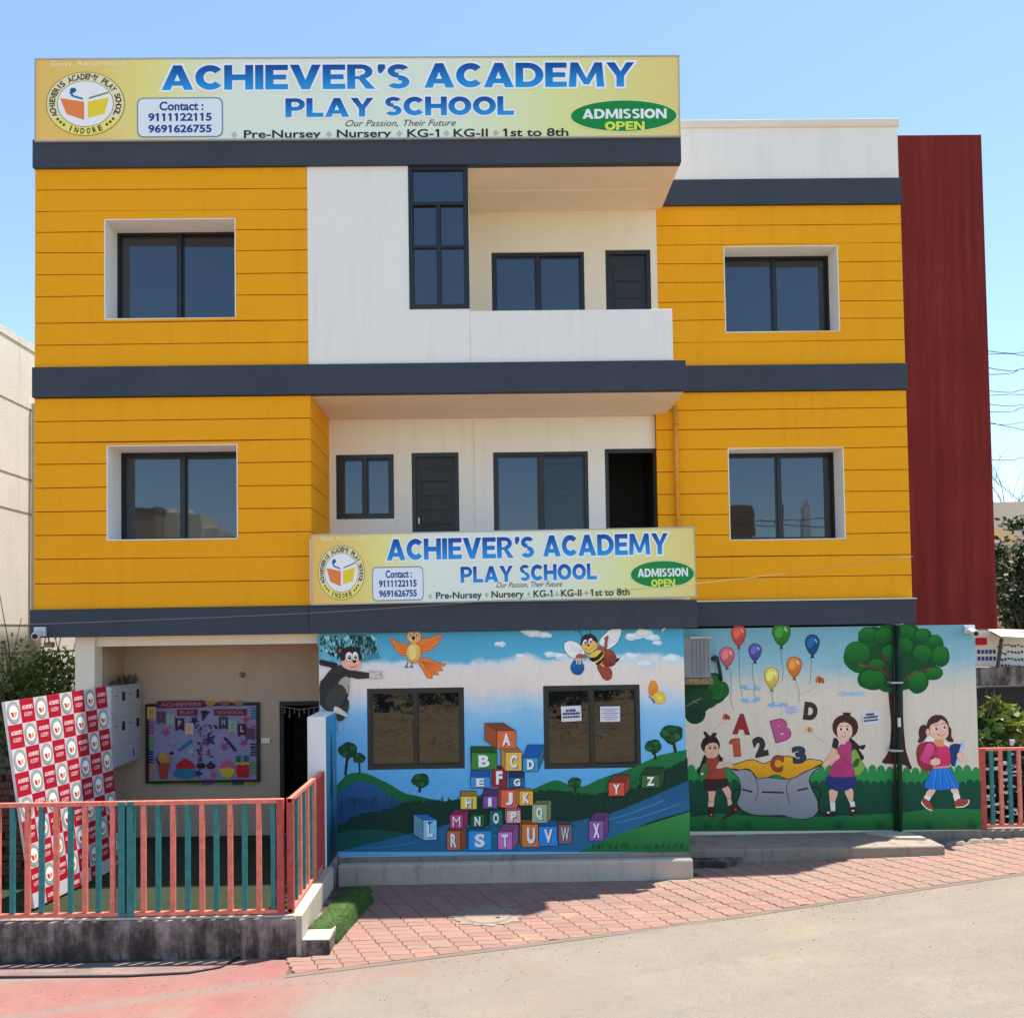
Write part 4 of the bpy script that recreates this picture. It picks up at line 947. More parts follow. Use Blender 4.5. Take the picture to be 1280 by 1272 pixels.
P.poly([(448, 300), (500, 262), (556, 290), (586, 350), (568, 400), (520, 420), (470, 405), (440, 350)], (152, 70, 50), edge=(44, 26, 24), ew=5, c2=(110, 46, 36))
P.poly([(325, 318), (365, 345), (420, 405), (455, 390), (470, 320), (470, 275), (420, 265)], (226, 176, 74), edge=(44, 26, 24), ew=3)
P.poly([(340, 345), (400, 330), (455, 278), (468, 300), (430, 350), (372, 378)], (40, 30, 26)); P.poly([(395, 395), (440, 360), (468, 330), (465, 360), (430, 404), (415, 410)], (52, 36, 28))
P.poly([(412, 235), (470, 240), (480, 190), (474, 165), (488, 150), (500, 140), (514, 150), (504, 190), (498, 250), (455, 272), (418, 266)], (148, 80, 62), edge=(60, 30, 24))
P.poly([(262, 215), (272, 160), (310, 132), (360, 128), (404, 165), (408, 200), (340, 240), (280, 240)], (60, 36, 34), edge=K, ew=4)
P.poly([(266, 236), (290, 190), (330, 205), (352, 172), (386, 190), (414, 216), (408, 250), (372, 284), (330, 298), (290, 272)], (232, 176, 84), edge=(60, 34, 28))
for x, y in ((298, 200), (348, 188)): P.e(x, y, 18, 27, (238, 232, 220), 20, edge=K); P.e(x+4, y+6, 8, 13, (40, 26, 22))
P.e(330, 226, 12, 10, (70, 36, 30)); P.line([(300, 258), (335, 274), (380, 240)], (120, 40, 34), 4); P.e(388, 226, 14, 12, (226, 140, 96))
P.poly([(215, 330), (240, 305), (300, 312), (314, 338), (262, 345), (228, 350)], (150, 84, 66))
P.e(231, 430, 60, 66, (28, 96, 160), edge=(16, 50, 92), ew=4, c2=(20, 74, 132)); P.e(231, 376, 46, 14, (20, 70, 120)); P.line([(190, 375), (214, 342), (262, 345), (272, 378)], (90, 120, 150), 4)
for x in (222, 240, 256): P.line([(x, 345), (x+4, 398)], (226, 190, 150), 9)
P.done('painted_bee', cw)
P = Paint(0, 690, 775, 7.27, base=.010)
P.poly([(884, 672), (880, 610), (898, 560), (920, 546), (948, 570), (964, 615), (950, 655), (915, 682)], (226, 150, 44), edge=(190, 100, 20), ew=4, c2=(205, 112, 30))
P.poly([(912, 690), (950, 652), (1000, 655), (1030, 705), (1012, 748), (970, 758), (935, 732)], (230, 180, 62), edge=(190, 110, 24), ew=4); P.e(975, 705, 24, 20, (236, 204, 90))
P.line([(880, 690), (912, 720), (932, 754)], (40, 26, 40), 9); P.done('painted_butterfly', cw)
# alphabet blocks
def block(P, L, fx0, fy0, fx1, fy1, dx, dy, c, tw=.42, side=None, skew=0):
    d = tuple(v*.72 for v in c); t_ = tuple(v*.60 for v in c)
    P.poly([(fx0, fy0), (fx1, fy0+skew), (fx1+dx, fy0+dy+skew), (fx0+dx, fy0+dy)], t_ if not side else side, False, edge=K, ew=.7)
    if dx < 0: P.poly([(fx0, fy0), (fx0, fy1), (fx0+dx, fy1+dy), (fx0+dx, fy0+dy)], d, False, edge=K, ew=.7)
    else: P.poly([(fx1, fy0+skew), (fx1, fy1+skew), (fx1+dx, fy1+dy+skew), (fx1+dx, fy0+dy+skew)], d, False, edge=K, ew=.7)
    P.poly([(fx0, fy0), (fx1, fy0+skew), (fx1, fy1+skew), (fx0, fy1)], c, False, edge=K, ew=.8)
    cx, cy, w_, h = (fx0+fx1)/2, (fy0+fy1)/2+skew/2, (fx1-fx0)*tw*.86, (fy1-fy0)*.70
    P.text(L, cx+.9, cy+.9, w_, h, (40, 36, 40), .055); P.text(L, cx, cy, w_, h, (226, 222, 214), .05)
B6 = lambda x, y: (560+x/6.4, 880+y/6.4)
blocks = [('R', -10, 1010, 100, 1165, 45, -30, (186, 98, 70)), ('S', 162, 1012, 348, 1165, -2, -20, (52, 140, 200)), ('T', 398, 1018, 515, 1160, 45, -62, (200, 110, 175)), ('U', 590, 958, 740, 1138, -18, -36, (205, 116, 55)), ('V', 725, 975, 880, 1130, -2, -50, (44, 130, 205)), ('W', 885, 962, 990, 1112, -14, -34, (120, 96, 100)), ('X', 1128, 930, 1245, 1088, 40, -68, (134, 86, 152)),
  ('M', 14, 880, 122, 992, 38, -40, (190, 62, 122)), ('N', 182, 880, 290, 985, 26, -22, (30, 92, 56)), ('O', 332, 850, 436, 970, 10, -18, (26, 104, 100)), ('P', 468, 845, 580, 948, -12, -24, (222, 158, 150)), ('Q', 672, 800, 790, 945, 36, -36, (150, 166, 122)),
  ('H', 100, 732, 230, 838, -2, -42, (222, 184, 72)), ('I', 275, 730, 395, 830, 12, -56, (128, 78, 150)), ('J', 424, 682, 555, 824, -22, -16, (212, 98, 66)), ('K', 568, 690, 682, 806, -24, -20, (226, 160, 60)),
  ('E', 182, 578, 335, 668, 0, -50, (66, 140, 200)), ('F', 350, 510, 470, 660, 2, -20, (140, 40, 48)), ('G', 490, 580, 612, 664, -2, -46, (34, 92, 138)),
  ('B', 186, 385, 390, 520, -2, -50, (56, 124, 52)), ('C', 458, 382, 590, 528, -34, -40, (238, 172, 78)), ('D', 596, 425, 722, 535, 42, -104, (60, 140, 180)), ('A', 392, 210, 542, 350, -98, -62, (205, 104, 58))]
P = Paint(0, base=.014)
for L, a, b, c_, d_, dx, dy, c in blocks:
    (x0, y0), (x1, y1) = B6(a, b), B6(c_, d_)
    block(P, L, x0, y0, x1, y1, dx/6.4, dy/6.4, c, .5 if L not in 'IWM' else (.28 if L == 'I' else .66), side=(26, 84, 150) if L in 'DE' else None); P.piece('painted_block', cw)
block(P, 'L', 529, 1024, 546, 1049, -12, -7, (130, 186, 215), .5, side=(30, 100, 160))
P.text('\u201c', 538, 1027.5, 6, 4, (20, 50, 100), .06); P.piece('painted_block', cw)
block(P, 'Y', 760.5, 977, 780, 994, 7, -9, (196, 78, 54), .5); P.piece('painted_block', cw); block(P, 'Z', 801.5, 968, 824, 983.5, 6, -9, (54, 98, 50), .5)
P.done('painted_block', cw)

# ------------------------------------------------------------------ mural on the recessed wall
P = Paint(YR, 1020, 770, 4.104, base=.0015)
P.poly(scallop(-662, 842, 800, 34, 1090, 34, 8), (40, 132, 66), False, c2=(30, 110, 56)); P.piece('painted_hedge', rw)
P.poly(scallop(-662, 846, 862, 22, 1094, 40, 7), (16, 72, 52), False, c2=(12, 58, 42)); P.piece('painted_hedge', rw)
P.poly([(-662, 1030), (-500, 1012), (-200, 1030), (60, 1025), (250, 1018), (420, 1008), (600, 985), (760, 986), (848, 990), (851, 1094), (-662, 1104)], (34, 112, 54), False, c2=(24, 84, 42))
for x in (-570, -480, -350, 320, 570, 800, 110):
    for k in range(7): P.line([(x+k*3, 1088), (x+(k-3)*11, 1040+abs(k-3)*9)], (14, 62, 34), 3)
P.done('painted_lawn', rw)
P = Paint(YR, 1020, 770, 4.104, base=.006)
P.poly([(340, 752), (372, 690), (385, 560), (372, 400), (380, 330), (395, 290), (440, 300), (446, 400), (450, 560), (462, 690), (492, 785), (440, 758)], (74, 46, 40), c2=(56, 34, 32))
P.line([(372, 700), (398, 560), (392, 400)], (46, 28, 28), 5)
for c in ((232, 210, 92, 82), (300, 120, 84, 66), (380, 96, 76, 56), (470, 92, 66, 56), (552, 110, 44, 48), (610, 140, 44, 44), (640, 205, 46, 55), (600, 290, 50, 38), (290, 320, 78, 60), (370, 340, 60, 50), (520, 330, 60, 66), (450, 290, 100, 90), (350, 200, 110, 100), (540, 200, 90, 80)):
    P.e(*c, (18, 84, 36), wob=.03)
P.e(430, 240, 190, 130, (16, 70, 34))
for x, y, a, b in ((212, 190, 66, 60), (268, 95, 50, 38), (350, 100, 52, 42), (380, 190, 46, 46), (455, 80, 52, 38), (455, 150, 44, 40), (545, 100, 38, 34), (545, 190, 50, 44), (612, 130, 36, 34), (636, 200, 42, 50), (605, 292, 44, 30), (290, 320, 66, 48), (310, 250, 40, 32), (520, 330, 52, 52)):
    P.e(x, y, a, b, (32, 112, 36), wob=.03, edge=(14, 62, 28), ew=3, c2=(16, 76, 34))
P.line([(392, 330), (340, 280), (280, 255), (215, 245)], (86, 56, 46), 12); P.line([(392, 320), (362, 260), (340, 190)], (78, 50, 42), 11); P.line([(446, 330), (500, 295), (600, 265)], (90, 62, 50), 11); P.line([(260, 260), (215, 246)], (120, 90, 70), 4)
P.done('painted_tree', rw)
P = Paint(YR, 840, 770, 4.104, base=.006)
for c in ((110, 420, 100, 90), (190, 390, 90, 70), (240, 380, 56, 52), (120, 500, 55, 52), (90, 360, 60, 40), (215, 330, 44, 42), (170, 440, 60, 36)): P.e(*[c[0]-2, *c[1:]], (18, 62, 34), wob=.03)
P.e(236, 378, 52, 48, (26, 92, 36)); P.e(212, 330, 34, 30, (28, 96, 38)); P.e(110, 505, 44, 42, (16, 52, 40)); P.e(150, 400, 60, 34, (20, 70, 34))
P.line([(76, 460), (110, 440), (150, 420)], (110, 110, 96), 6); P.line([(105, 432), (130, 445)], (110, 110, 96), 4)
P.done('painted_bough', rw)
P = Paint(YR, 840, 770, 4.104, base=.004)
for cx, cy in ((405, 368), (405, 430), (545, 452)):
    for k in range(5): P.e(cx-36+k*17, cy+R_.uniform(-5, 5), 18, 11, (128, 168, 196), wob=.2)
    P.e(cx-4, cy-6, 16, 8, (176, 196, 208), wob=.2); P.piece('painted_cloud', rw)
for cx in (880, 925, 960): P.e(cx, 398, 26, 11, (150, 182, 200), wob=.2)
P.done('painted_cloud', rw)
# balloons with strings
def balloon(x, y, a, b, c, string):
    P = Paint(YR, 840, 770, 4.104, base=.006)
    P.line(string, (96, 104, 104), 2.4)
    d = tuple(v*.6 for v in c); li = tuple(v*.5+126 for v in c)
    pts = [(x-a, y-b*.15), (x-a*.75, y-b*.75), (x, y-b), (x+a*.75, y-b*.75), (x+a, y-b*.15), (x+a*.62, y+b*.6), (x+4, y+b), (x-4, y+b), (x-a*.62, y+b*.6)]
    P.poly(pts, c, edge=d, ew=4, c2=tuple(v*.78 for v in c)); P.e(x-a*.25, y-b*.2, a*.45, b*.5, tuple(min(255, v*1.12+8) for v in c), 15)
    P.e(x+a*.48, y-b*.42, a*.12, b*.24, li, -28); P.poly([(x-4, y+b-2), (x+4, y+b-2), (x+10, y+b+16), (x-10, y+b+16)], d, False)
    P.done('painted_balloon', rw)
balloon(342, 98, 37, 56, (205, 82, 68), [(343, 165), (345, 260), (348, 340), (362, 420)])
balloon(282, 208, 38, 50, (208, 104, 108), [(300, 270), (303, 360), (302, 430), (316, 482)])
balloon(426, 184, 33, 44, (84, 82, 152), [(414, 240), (412, 300), (424, 350), (420, 400), (430, 420)])
balloon(561, 92, 46, 60, (54, 126, 42), [(559, 165), (562, 230), (570, 270), (566, 330)])
balloon(511, 316, 37, 54, (226, 196, 92), [(513, 384), (516, 420), (514, 440)])
balloon(627, 260, 38, 52, (220, 126, 52), [(632, 322), (648, 370), (652, 400), (650, 445)])
balloon(720, 146, 36, 52, (28, 80, 128), [(714, 212), (712, 290), (706, 350)])
P = Paint(YR, 840, 770, 4.104, base=.006)
def bfly(x, y, c, tr, s=1):
    P.line(tr, (170, 140, 120), 1.8); P.e(x-8*s, y-4, 9*s, 17*s, c, 20); P.e(x+10*s, y, 9*s, 15*s, tuple(v*.85 for v in c), -30); P.e(x, y, 3*s, 15*s, (70, 40, 40))
for a in ((278, 518, (190, 70, 60), [(270, 540), (235, 560), (212, 592)]), (757, 328, (196, 100, 56), [(750, 350), (700, 385), (640, 405)], 1.2), (702, 582, (216, 170, 90), [(712, 600), (760, 630), (800, 660)])): bfly(*a); P.piece('painted_butterfly', rw)
P = Paint(YR, 840, 770, 4.104, base=.018)
for L, x, y, w_, h, r, c in (('A', 357, 553, 84, 98, -4, (140, 40, 38)), ('B', 560, 582, 84, 110, 14, (176, 78, 122)), ('D', 711, 487, 62, 84, -8, (56, 48, 42)), ('1', 323, 673, 46, 86, 4, (172, 76, 48)), ('2', 452, 668, 62, 96, 12, (48, 48, 42)), ('C', 538, 754, 58, 80, -8, (150, 62, 40)), ('3', 652, 710, 64, 82, 6, (44, 56, 72))):
    P.text(L, x, y, w_+8, h+8, tuple(v*.6 for v in c), .07, r); P.text(L, x, y, w_, h, c, .06, r); P.piece('painted_letter', rw)
# open sack-like book
P = Paint(YR, 840, 770, 4.104, base=.008)
P.poly([(296, 782), (330, 790), (380, 785), (470, 820), (600, 832), (700, 790), (766, 766), (722, 800), (704, 840), (716, 880), (752, 960), (746, 1004), (708, 1034), (650, 1040), (600, 1030), (560, 1020), (440, 1020), (372, 1000), (334, 962), (346, 920), (352, 880), (340, 830)], (140, 142, 146), edge=K, ew=4, c2=(122, 124, 130))
P.poly([(296, 772), (345, 750), (400, 735), (430, 738), (470, 755), (520, 735), (575, 716), (620, 722), (665, 738), (715, 732), (774, 746), (740, 770), (680, 798), (630, 826), (590, 834), (560, 822), (530, 812), (490, 826), (440, 830), (415, 800), (385, 782), (340, 786)], (214, 158, 34), edge=K, ew=4, c2=(198, 140, 28))
P.line([(412, 800), (436, 850), (440, 900), (424, 948)], (60, 60, 64), 4); P.line([(612, 828), (588, 870), (592, 920), (604, 960)], (60, 60, 64), 4)
for a, b in (((360, 886), (412, 900)), ((460, 900), (574, 904)), ((642, 892), (698, 882))): P.line([a, b], (26, 28, 32), 9)
P.line([(352, 884), (322, 892), (314, 930), (330, 950)], (30, 32, 32), 6); P.line([(712, 876), (748, 880), (764, 910), (750, 960), (764, 1012), (800, 1024)], (26, 28, 28), 9)
P.done('painted_sack', rw)
SK = (214, 168, 142); SKD = (160, 110, 90)
# girl in red-brown shirt pulling the left corner
P = Paint(YR, 860, 900, 9.09, base=.010)
P.poly([(180, 395), (130, 540), (100, 575), (150, 640), (215, 600), (215, 440)], (22, 34, 28)); P.poly([(150, 540), (190, 480), (220, 520), (215, 680), (160, 690), (130, 640)], (62, 110, 62), edge=K); P.e(160, 606, 16, 14, (200, 196, 180))
P.poly([(232, 790), (308, 790), (300, 880), (285, 985), (232, 985), (236, 880)], SK, edge=SKD); P.poly([(385, 765), (440, 735), (482, 790), (488, 880), (498, 960), (458, 975), (440, 880)], SK, edge=SKD)
P.line([(238, 918), (292, 924)], (80, 50, 44), 4); P.line([(430, 885), (484, 886)], (80, 50, 44), 4)
P.poly([(222, 990), (290, 985), (302, 1050), (288, 1096), (240, 1094), (222, 1040)], (62, 30, 28)); P.e(264, 1072, 12, 10, (180, 150, 130))
P.poly([(450, 985), (500, 950), (560, 960), (580, 1020), (520, 1070), (400, 1125), (390, 1100), (490, 1040)], (66, 34, 30)); P.e(540, 1010, 12, 14, (150, 80, 64))
P.poly([(188, 668), (425, 655), (452, 735), (390, 770), (340, 765), (320, 795), (195, 798), (182, 740)], (50, 34, 34), edge=K)
P.poly([(208, 425), (270, 435), (350, 400), (368, 440), (330, 520), (415, 560), (425, 650), (330, 668), (205, 655), (225, 600), (235, 540), (210, 500)], (146, 60, 46), edge=(70, 26, 22), c2=(150, 66, 46))
P.line([(240, 620), (290, 570), (320, 560)], (90, 34, 28), 5)
P.poly([(330, 510), (335, 548), (440, 528), (500, 545), (512, 510), (490, 480), (430, 486), (395, 450), (388, 480), (420, 492)], SK, edge=SKD)
P.e(255, 280, 106, 106, (40, 28, 26), edge=K); P.poly([(175, 140), (200, 128), (235, 165), (250, 190), (275, 150), (310, 138), (322, 160), (290, 200), (215, 200)], (44, 34, 32))
P.poly([(345, 375), (380, 420), (402, 430), (370, 470), (345, 440)], (40, 30, 28))
P.poly([(200, 330), (195, 300), (240, 262), (320, 260), (345, 320), (335, 385), (300, 425), (250, 415), (212, 380)], SK, edge=SKD); P.e(200, 340, 14, 20, SK)
for x in (248, 305): P.e(x, 312, 17, 15, (70, 36, 34)); P.e(x-2, 309, 5, 5, (220, 210, 200))
P.line([(225, 285), (262, 282)], (60, 36, 30), 4); P.line([(290, 284), (322, 290)], (60, 36, 30), 4); P.line([(245, 375), (272, 388), (300, 380)], (170, 70, 60), 5); P.line([(282, 330), (286, 350)], (170, 110, 90), 4)
P.done('painted_girl', rw)
# girl in plum shirt pulling the right corner
P = Paint(YR, 1020, 880, 7.95, base=.010); HR = (62, 38, 34)
P.poly([(330, 330), (400, 380), (430, 410), (490, 400), (470, 450), (425, 440), (470, 510), (474, 540), (440, 560), (390, 480), (340, 450)], (44, 40, 38))
P.poly([(350, 470), (395, 450), (440, 540), (480, 600), (470, 660), (420, 705), (370, 690), (350, 560)], (120, 156, 62), edge=(40, 60, 30)); P.e(400, 580, 28, 50, (54, 84, 40), 30)
P.poly([(135, 850), (215, 845), (188, 960), (140, 975), (132, 910)], SK, edge=SKD); P.poly([(288, 850), (360, 840), (368, 950), (338, 975), (310, 930)], SK, edge=SKD)
P.poly([(138, 975), (190, 970), (190, 1070), (150, 1072)], (214, 208, 200), False); P.poly([(335, 970), (382, 962), (390, 1015), (345, 1022)], (214, 208, 200), False)
P.poly([(90, 1090), (130, 1065), (188, 1062), (205, 1100), (150, 1120), (100, 1115)], (52, 34, 34)); P.poly([(332, 1030), (398, 1018), (402, 1080), (360, 1108), (326, 1090)], (52, 34, 34)); P.e(122, 1074, 14, 10, (214, 208, 200)); P.e(366, 1054, 14, 10, (214, 208, 200))
P.poly([(130, 705), (365, 705), (400, 775), (385, 800), (290, 858), (180, 850), (100, 780)], (36, 48, 104), edge=(24, 30, 60))
P.poly([(205, 450), (270, 380), (330, 370), (352, 420), (350, 560), (380, 660), (375, 715), (250, 722), (140, 712), (150, 620), (200, 560), (235, 530)], (172, 60, 110), edge=(96, 30, 64), c2=(164, 52, 98))
P.line([(270, 540), (330, 590), (380, 620)], (90, 30, 60), 6); P.line([(200, 640), (240, 660), (300, 650)], (120, 40, 76), 4)
P.poly([(168, 430), (215, 480), (140, 560), (110, 580), (80, 570), (130, 500)], SK, edge=SKD); P.poly([(205, 488), (235, 530), (160, 580), (90, 625), (60, 600), (100, 560)], SK, edge=SKD)
P.poly([(180, 330), (160, 400), (165, 425), (205, 440), (225, 370)], (44, 40, 38))
P.e(290, 225, 126, 122, HR, edge=(36, 22, 22)); P.poly([(268, 85), (300, 80), (340, 85), (335, 115), (280, 115)], HR)
P.poly([(205, 260), (225, 200), (270, 178), (320, 188), (356, 230), (358, 300), (320, 345), (275, 362), (225, 335)], (222, 178, 158), edge=SKD); P.poly([(250, 345), (300, 350), (290, 390), (260, 392)], (222, 178, 158))
for x in (248, 308): P.e(x, 245, 20, 15, (236, 230, 224)); P.e(x, 246, 12, 14, (52, 30, 30)); P.line([(x-20, 218), (x+18, 214)], (60, 36, 32), 5)
P.line([(248, 312), (275, 326), (305, 312)], (170, 70, 70), 5); P.line([(284, 270), (288, 288), (280, 294)], (150, 100, 84), 4)
P.done('painted_girl', rw)
# walking girl with backpack and book
P = Paint(YR, 1130, 880, 7.95, base=.010)
P.poly([(455, 410), (570, 392), (600, 400), (560, 470), (522, 610), (455, 582)], (34, 56, 100)); P.poly([(570, 390), (600, 396), (548, 530), (525, 612), (510, 606)], (160, 190, 220))
P.poly([(210, 205), (165, 215), (145, 270), (150, 330), (135, 378), (180, 372), (220, 330), (235, 260)], (64, 40, 38)); P.poly([(440, 220), (470, 250), (472, 320), (492, 368), (450, 372), (415, 340), (430, 280)], (64, 40, 38))
P.poly([(160, 390), (230, 370), (290, 380), (320, 440), (322, 560), (300, 620), (240, 666), (180, 640), (140, 590), (122, 500), (130, 430)], (140, 46, 48), edge=(86, 24, 30))
P.poly([(243, 845), (312, 850), (270, 920), (240, 955), (205, 930)], (228, 180, 160)); P.poly([(205, 905), (265, 915), (245, 960), (205, 948)], (226, 218, 208)); P.poly([(462, 838), (530, 835), (545, 900), (500, 905)], (228, 180, 160)); P.poly([(488, 895), (545, 890), (550, 950), (505, 962)], (226, 218, 208))
P.poly([(168, 958), (205, 935), (250, 962), (270, 1000), (292, 1040), (275, 1058), (215, 1025)], (150, 66, 50)); P.line([(170, 965), (215, 1025), (278, 1055)], (232, 226, 214), 10)
P.poly([(505, 968), (548, 935), (600, 945), (640, 940), (645, 975), (590, 1018), (515, 1022)], (150, 66, 50)); P.line([(512, 1020), (590, 1016), (640, 980), (640, 945)], (232, 226, 214), 10)
P.poly([(300, 630), (440, 628), (500, 720), (545, 805), (530, 830), (470, 840), (400, 850), (310, 848), (205, 818), (240, 720)], (34, 118, 196), edge=(20, 80, 150), c2=(30, 106, 190))
for a, b in (((330, 640), (305, 845)), ((375, 640), (385, 848)), ((410, 640), (465, 840)), ((430, 640), (525, 825))): P.line([a, b], (22, 84, 160), 5); P.line([(a[0]-14, a[1]), (b[0]-22, b[1]-4)], (70, 150, 216), 5)
P.poly([(330, 400), (400, 385), (440, 430), (460, 520), (440, 622), (305, 632), (295, 560)], (200, 56, 100), c2=(188, 46, 92)); P.poly([(435, 610), (300, 620), (300, 634), (440, 628)], (206, 140, 130))
P.poly([(230, 390), (290, 395), (300, 480), (250, 540), (300, 550), (290, 600), (205, 585), (160, 535), (190, 470)], (204, 74, 128), edge=(140, 40, 84), c2=(190, 60, 120))
P.line([(270, 385), (310, 420), (325, 500), (322, 560)], (150, 50, 50), 9)
P.poly([(265, 560), (300, 532), (352, 545), (355, 590), (300, 610), (268, 595)], (232, 178, 152), edge=SKD); P.poly([(528, 490), (560, 468), (588, 510), (580, 560), (545, 560), (526, 525)], (232, 178, 152), edge=SKD)
P.poly([(215, 345), (250, 315), (310, 335), (300, 360), (220, 370)], (226, 216, 206)); P.poly([(300, 350), (395, 360), (400, 410), (350, 420), (320, 400)], (216, 140, 90)); P.poly([(390, 360), (440, 390), (445, 420), (405, 400)], (226, 216, 206))
P.e(335, 215, 112, 112, (64, 40, 38)); P.poly([(255, 250), (262, 205), (330, 178), (370, 150), (425, 190), (442, 260), (430, 320), (375, 350), (310, 345), (268, 310)], (228, 172, 148), edge=SKD); P.e(235, 272, 20, 32, (224, 164, 140), edge=SKD)
for x, y in ((316, 240), (396, 226)): P.e(x, y, 20, 24, (238, 232, 224)); P.e(x+4, y, 13, 17, (50, 30, 28)); P.e(x+8, y-6, 4, 5, (240, 240, 240)); P.line([(x-22, y-30), (x, y-38), (x+20, y-30)], (64, 40, 34), 5)
P.line([(330, 290), (365, 312), (410, 290)], (170, 60, 56), 6); P.line([(365, 262), (372, 276)], (180, 120, 100), 4)
P.done('painted_girl', rw)

# ------------------------------------------------------------------ printed sign boards
def disc(mb, P_, cu, cv, r, col, s=1., n=36): mb.add([P_(cu+r*math.cos(k*2*math.pi/n)*s, cv+r*math.sin(k*2*math.pi/n)) for k in range(n)], [tuple(range(n))], col)
def arc_text(mb, P_, s, cu, cv, r, h, a0, a1, col, bold=.03, flip=False, sx_=1.):
    n_ = len(s)
    for k, ch in enumerate(s):
        if ch == ' ': continue
        a = a0+(a1-a0)*k/(n_-1); wd = h*(.55 if ch not in "MW" else .8) if ch not in "I'" else h*.18
        cx, cy = cu+r*math.cos(a)*sx_, cv+r*math.sin(a); rt = a-math.pi/2 if not flip else a+math.pi/2
        put_text(mb, ch, P_, cx-wd/2*sx_, cx+wd/2*sx_, cy-h/2, cy+h/2, col, bold, rot=rt)
def emblem(P_, cu, cv, r, name, parent, full=True, sx_=1.):
    """P_(u, v, layer)"""
    mb = MB(); L = lambda q: (lambda u, v: P_(u, v, q))
    disc(mb, L(1), cu, cv, r, px(150, 130, 60) if full else px(120, 130, 122), sx_); disc(mb, L(2), cu, cv, r*.975, px(222, 208, 110) if full else px(150, 158, 150), sx_)
    if full:   # paler upper half of the ring
        n_ = 24; mb.add([L(3)(cu+r*.97*math.cos(math.pi*k/n_*1.3-.47)*sx_, cv+r*.97*math.sin(math.pi*k/n_*1.3-.47)) for k in range(n_+1)], [tuple(range(n_+1))], px(214, 206, 168))
    disc(mb, L(4), cu, cv, r*.72, px(120, 125, 110), sx_); disc(mb, L(5), cu, cv, r*.70, px(224, 222, 226), sx_)
    q = lambda a, b: L(6)(cu+a*r*sx_, cv+b*r)
    mb.add([q(-.64, .18), (q(-.03, .06)), q(-.03, -.5), q(-.48, -.32)], [(0, 1, 2, 3)], px(214, 120, 66)); mb.add([q(.06, .06), q(.60, .20), q(.48, -.32), q(.06, -.44)], [(0, 1, 2, 3)], px(216, 190, 50))
    mb.add([q(.08, .14), q(.58, .32), q(.60, .38), q(.10, .20)], [(0, 1, 2, 3)], px(90, 125, 90)); mb.add([q(-.06, .12), q(-.34, .22), q(-.42, .36), q(-.34, .38), q(-.30, .27), q(-.06, .18)], [tuple(range(6))], px(40, 110, 150))
    if full:
        mb.add([L(6)(cu+(-.31+.09*math.cos(k))*r*sx_, cv+(.42+.09*math.sin(k))*r) for k in range(6)], [tuple(range(6))], px(30, 90, 130))
        arc_text(mb, L(7), "ACHIEVER'S ACADEMY PLAY SCHOOL", cu, cv, r*.845, r*.19, rad(203), rad(-22), px(70, 66, 40), sx_=sx_)
        arc_text(mb, L(7), "INDORE", cu, cv, r*.845, r*.18, rad(244), rad(296), px(70, 66, 40), flip=True, sx_=sx_)
        for a in (214, 222, 230, 310, 318, 326): disc(mb, L(7), cu+r*.845*math.cos(rad(a))*sx_, cv+r*.845*math.sin(rad(a)), r*.045, px(80, 74, 20), 1, 10)
    return mb.build(name, 'print', parent)
n = NT('sign_vinyl'); tc = n.n('ShaderNodeTexCoord'); gx = n.sep(tc.outputs['Generated'])
c = n.ramp(n.math('ADD', gx[0], n.math('MULTIPLY', n.math('SUBTRACT', n.noise(1.2, 3), .5), .06)), [(0, px(214, 172, 82)), (.10, px(214, 186, 98)), (.2, px(212, 208, 128)), (.3, px(206, 214, 200)), (.62, px(206, 214, 196)), (.82, px(205, 208, 138)), (1, px(212, 188, 108))])
crease = n.noise(2.2, 4, .6, n.coord((1, 1, 3))); n.col(c); n.bump(crease, .35, .02); MT['vinyl'] = n.set(Roughness=.4)
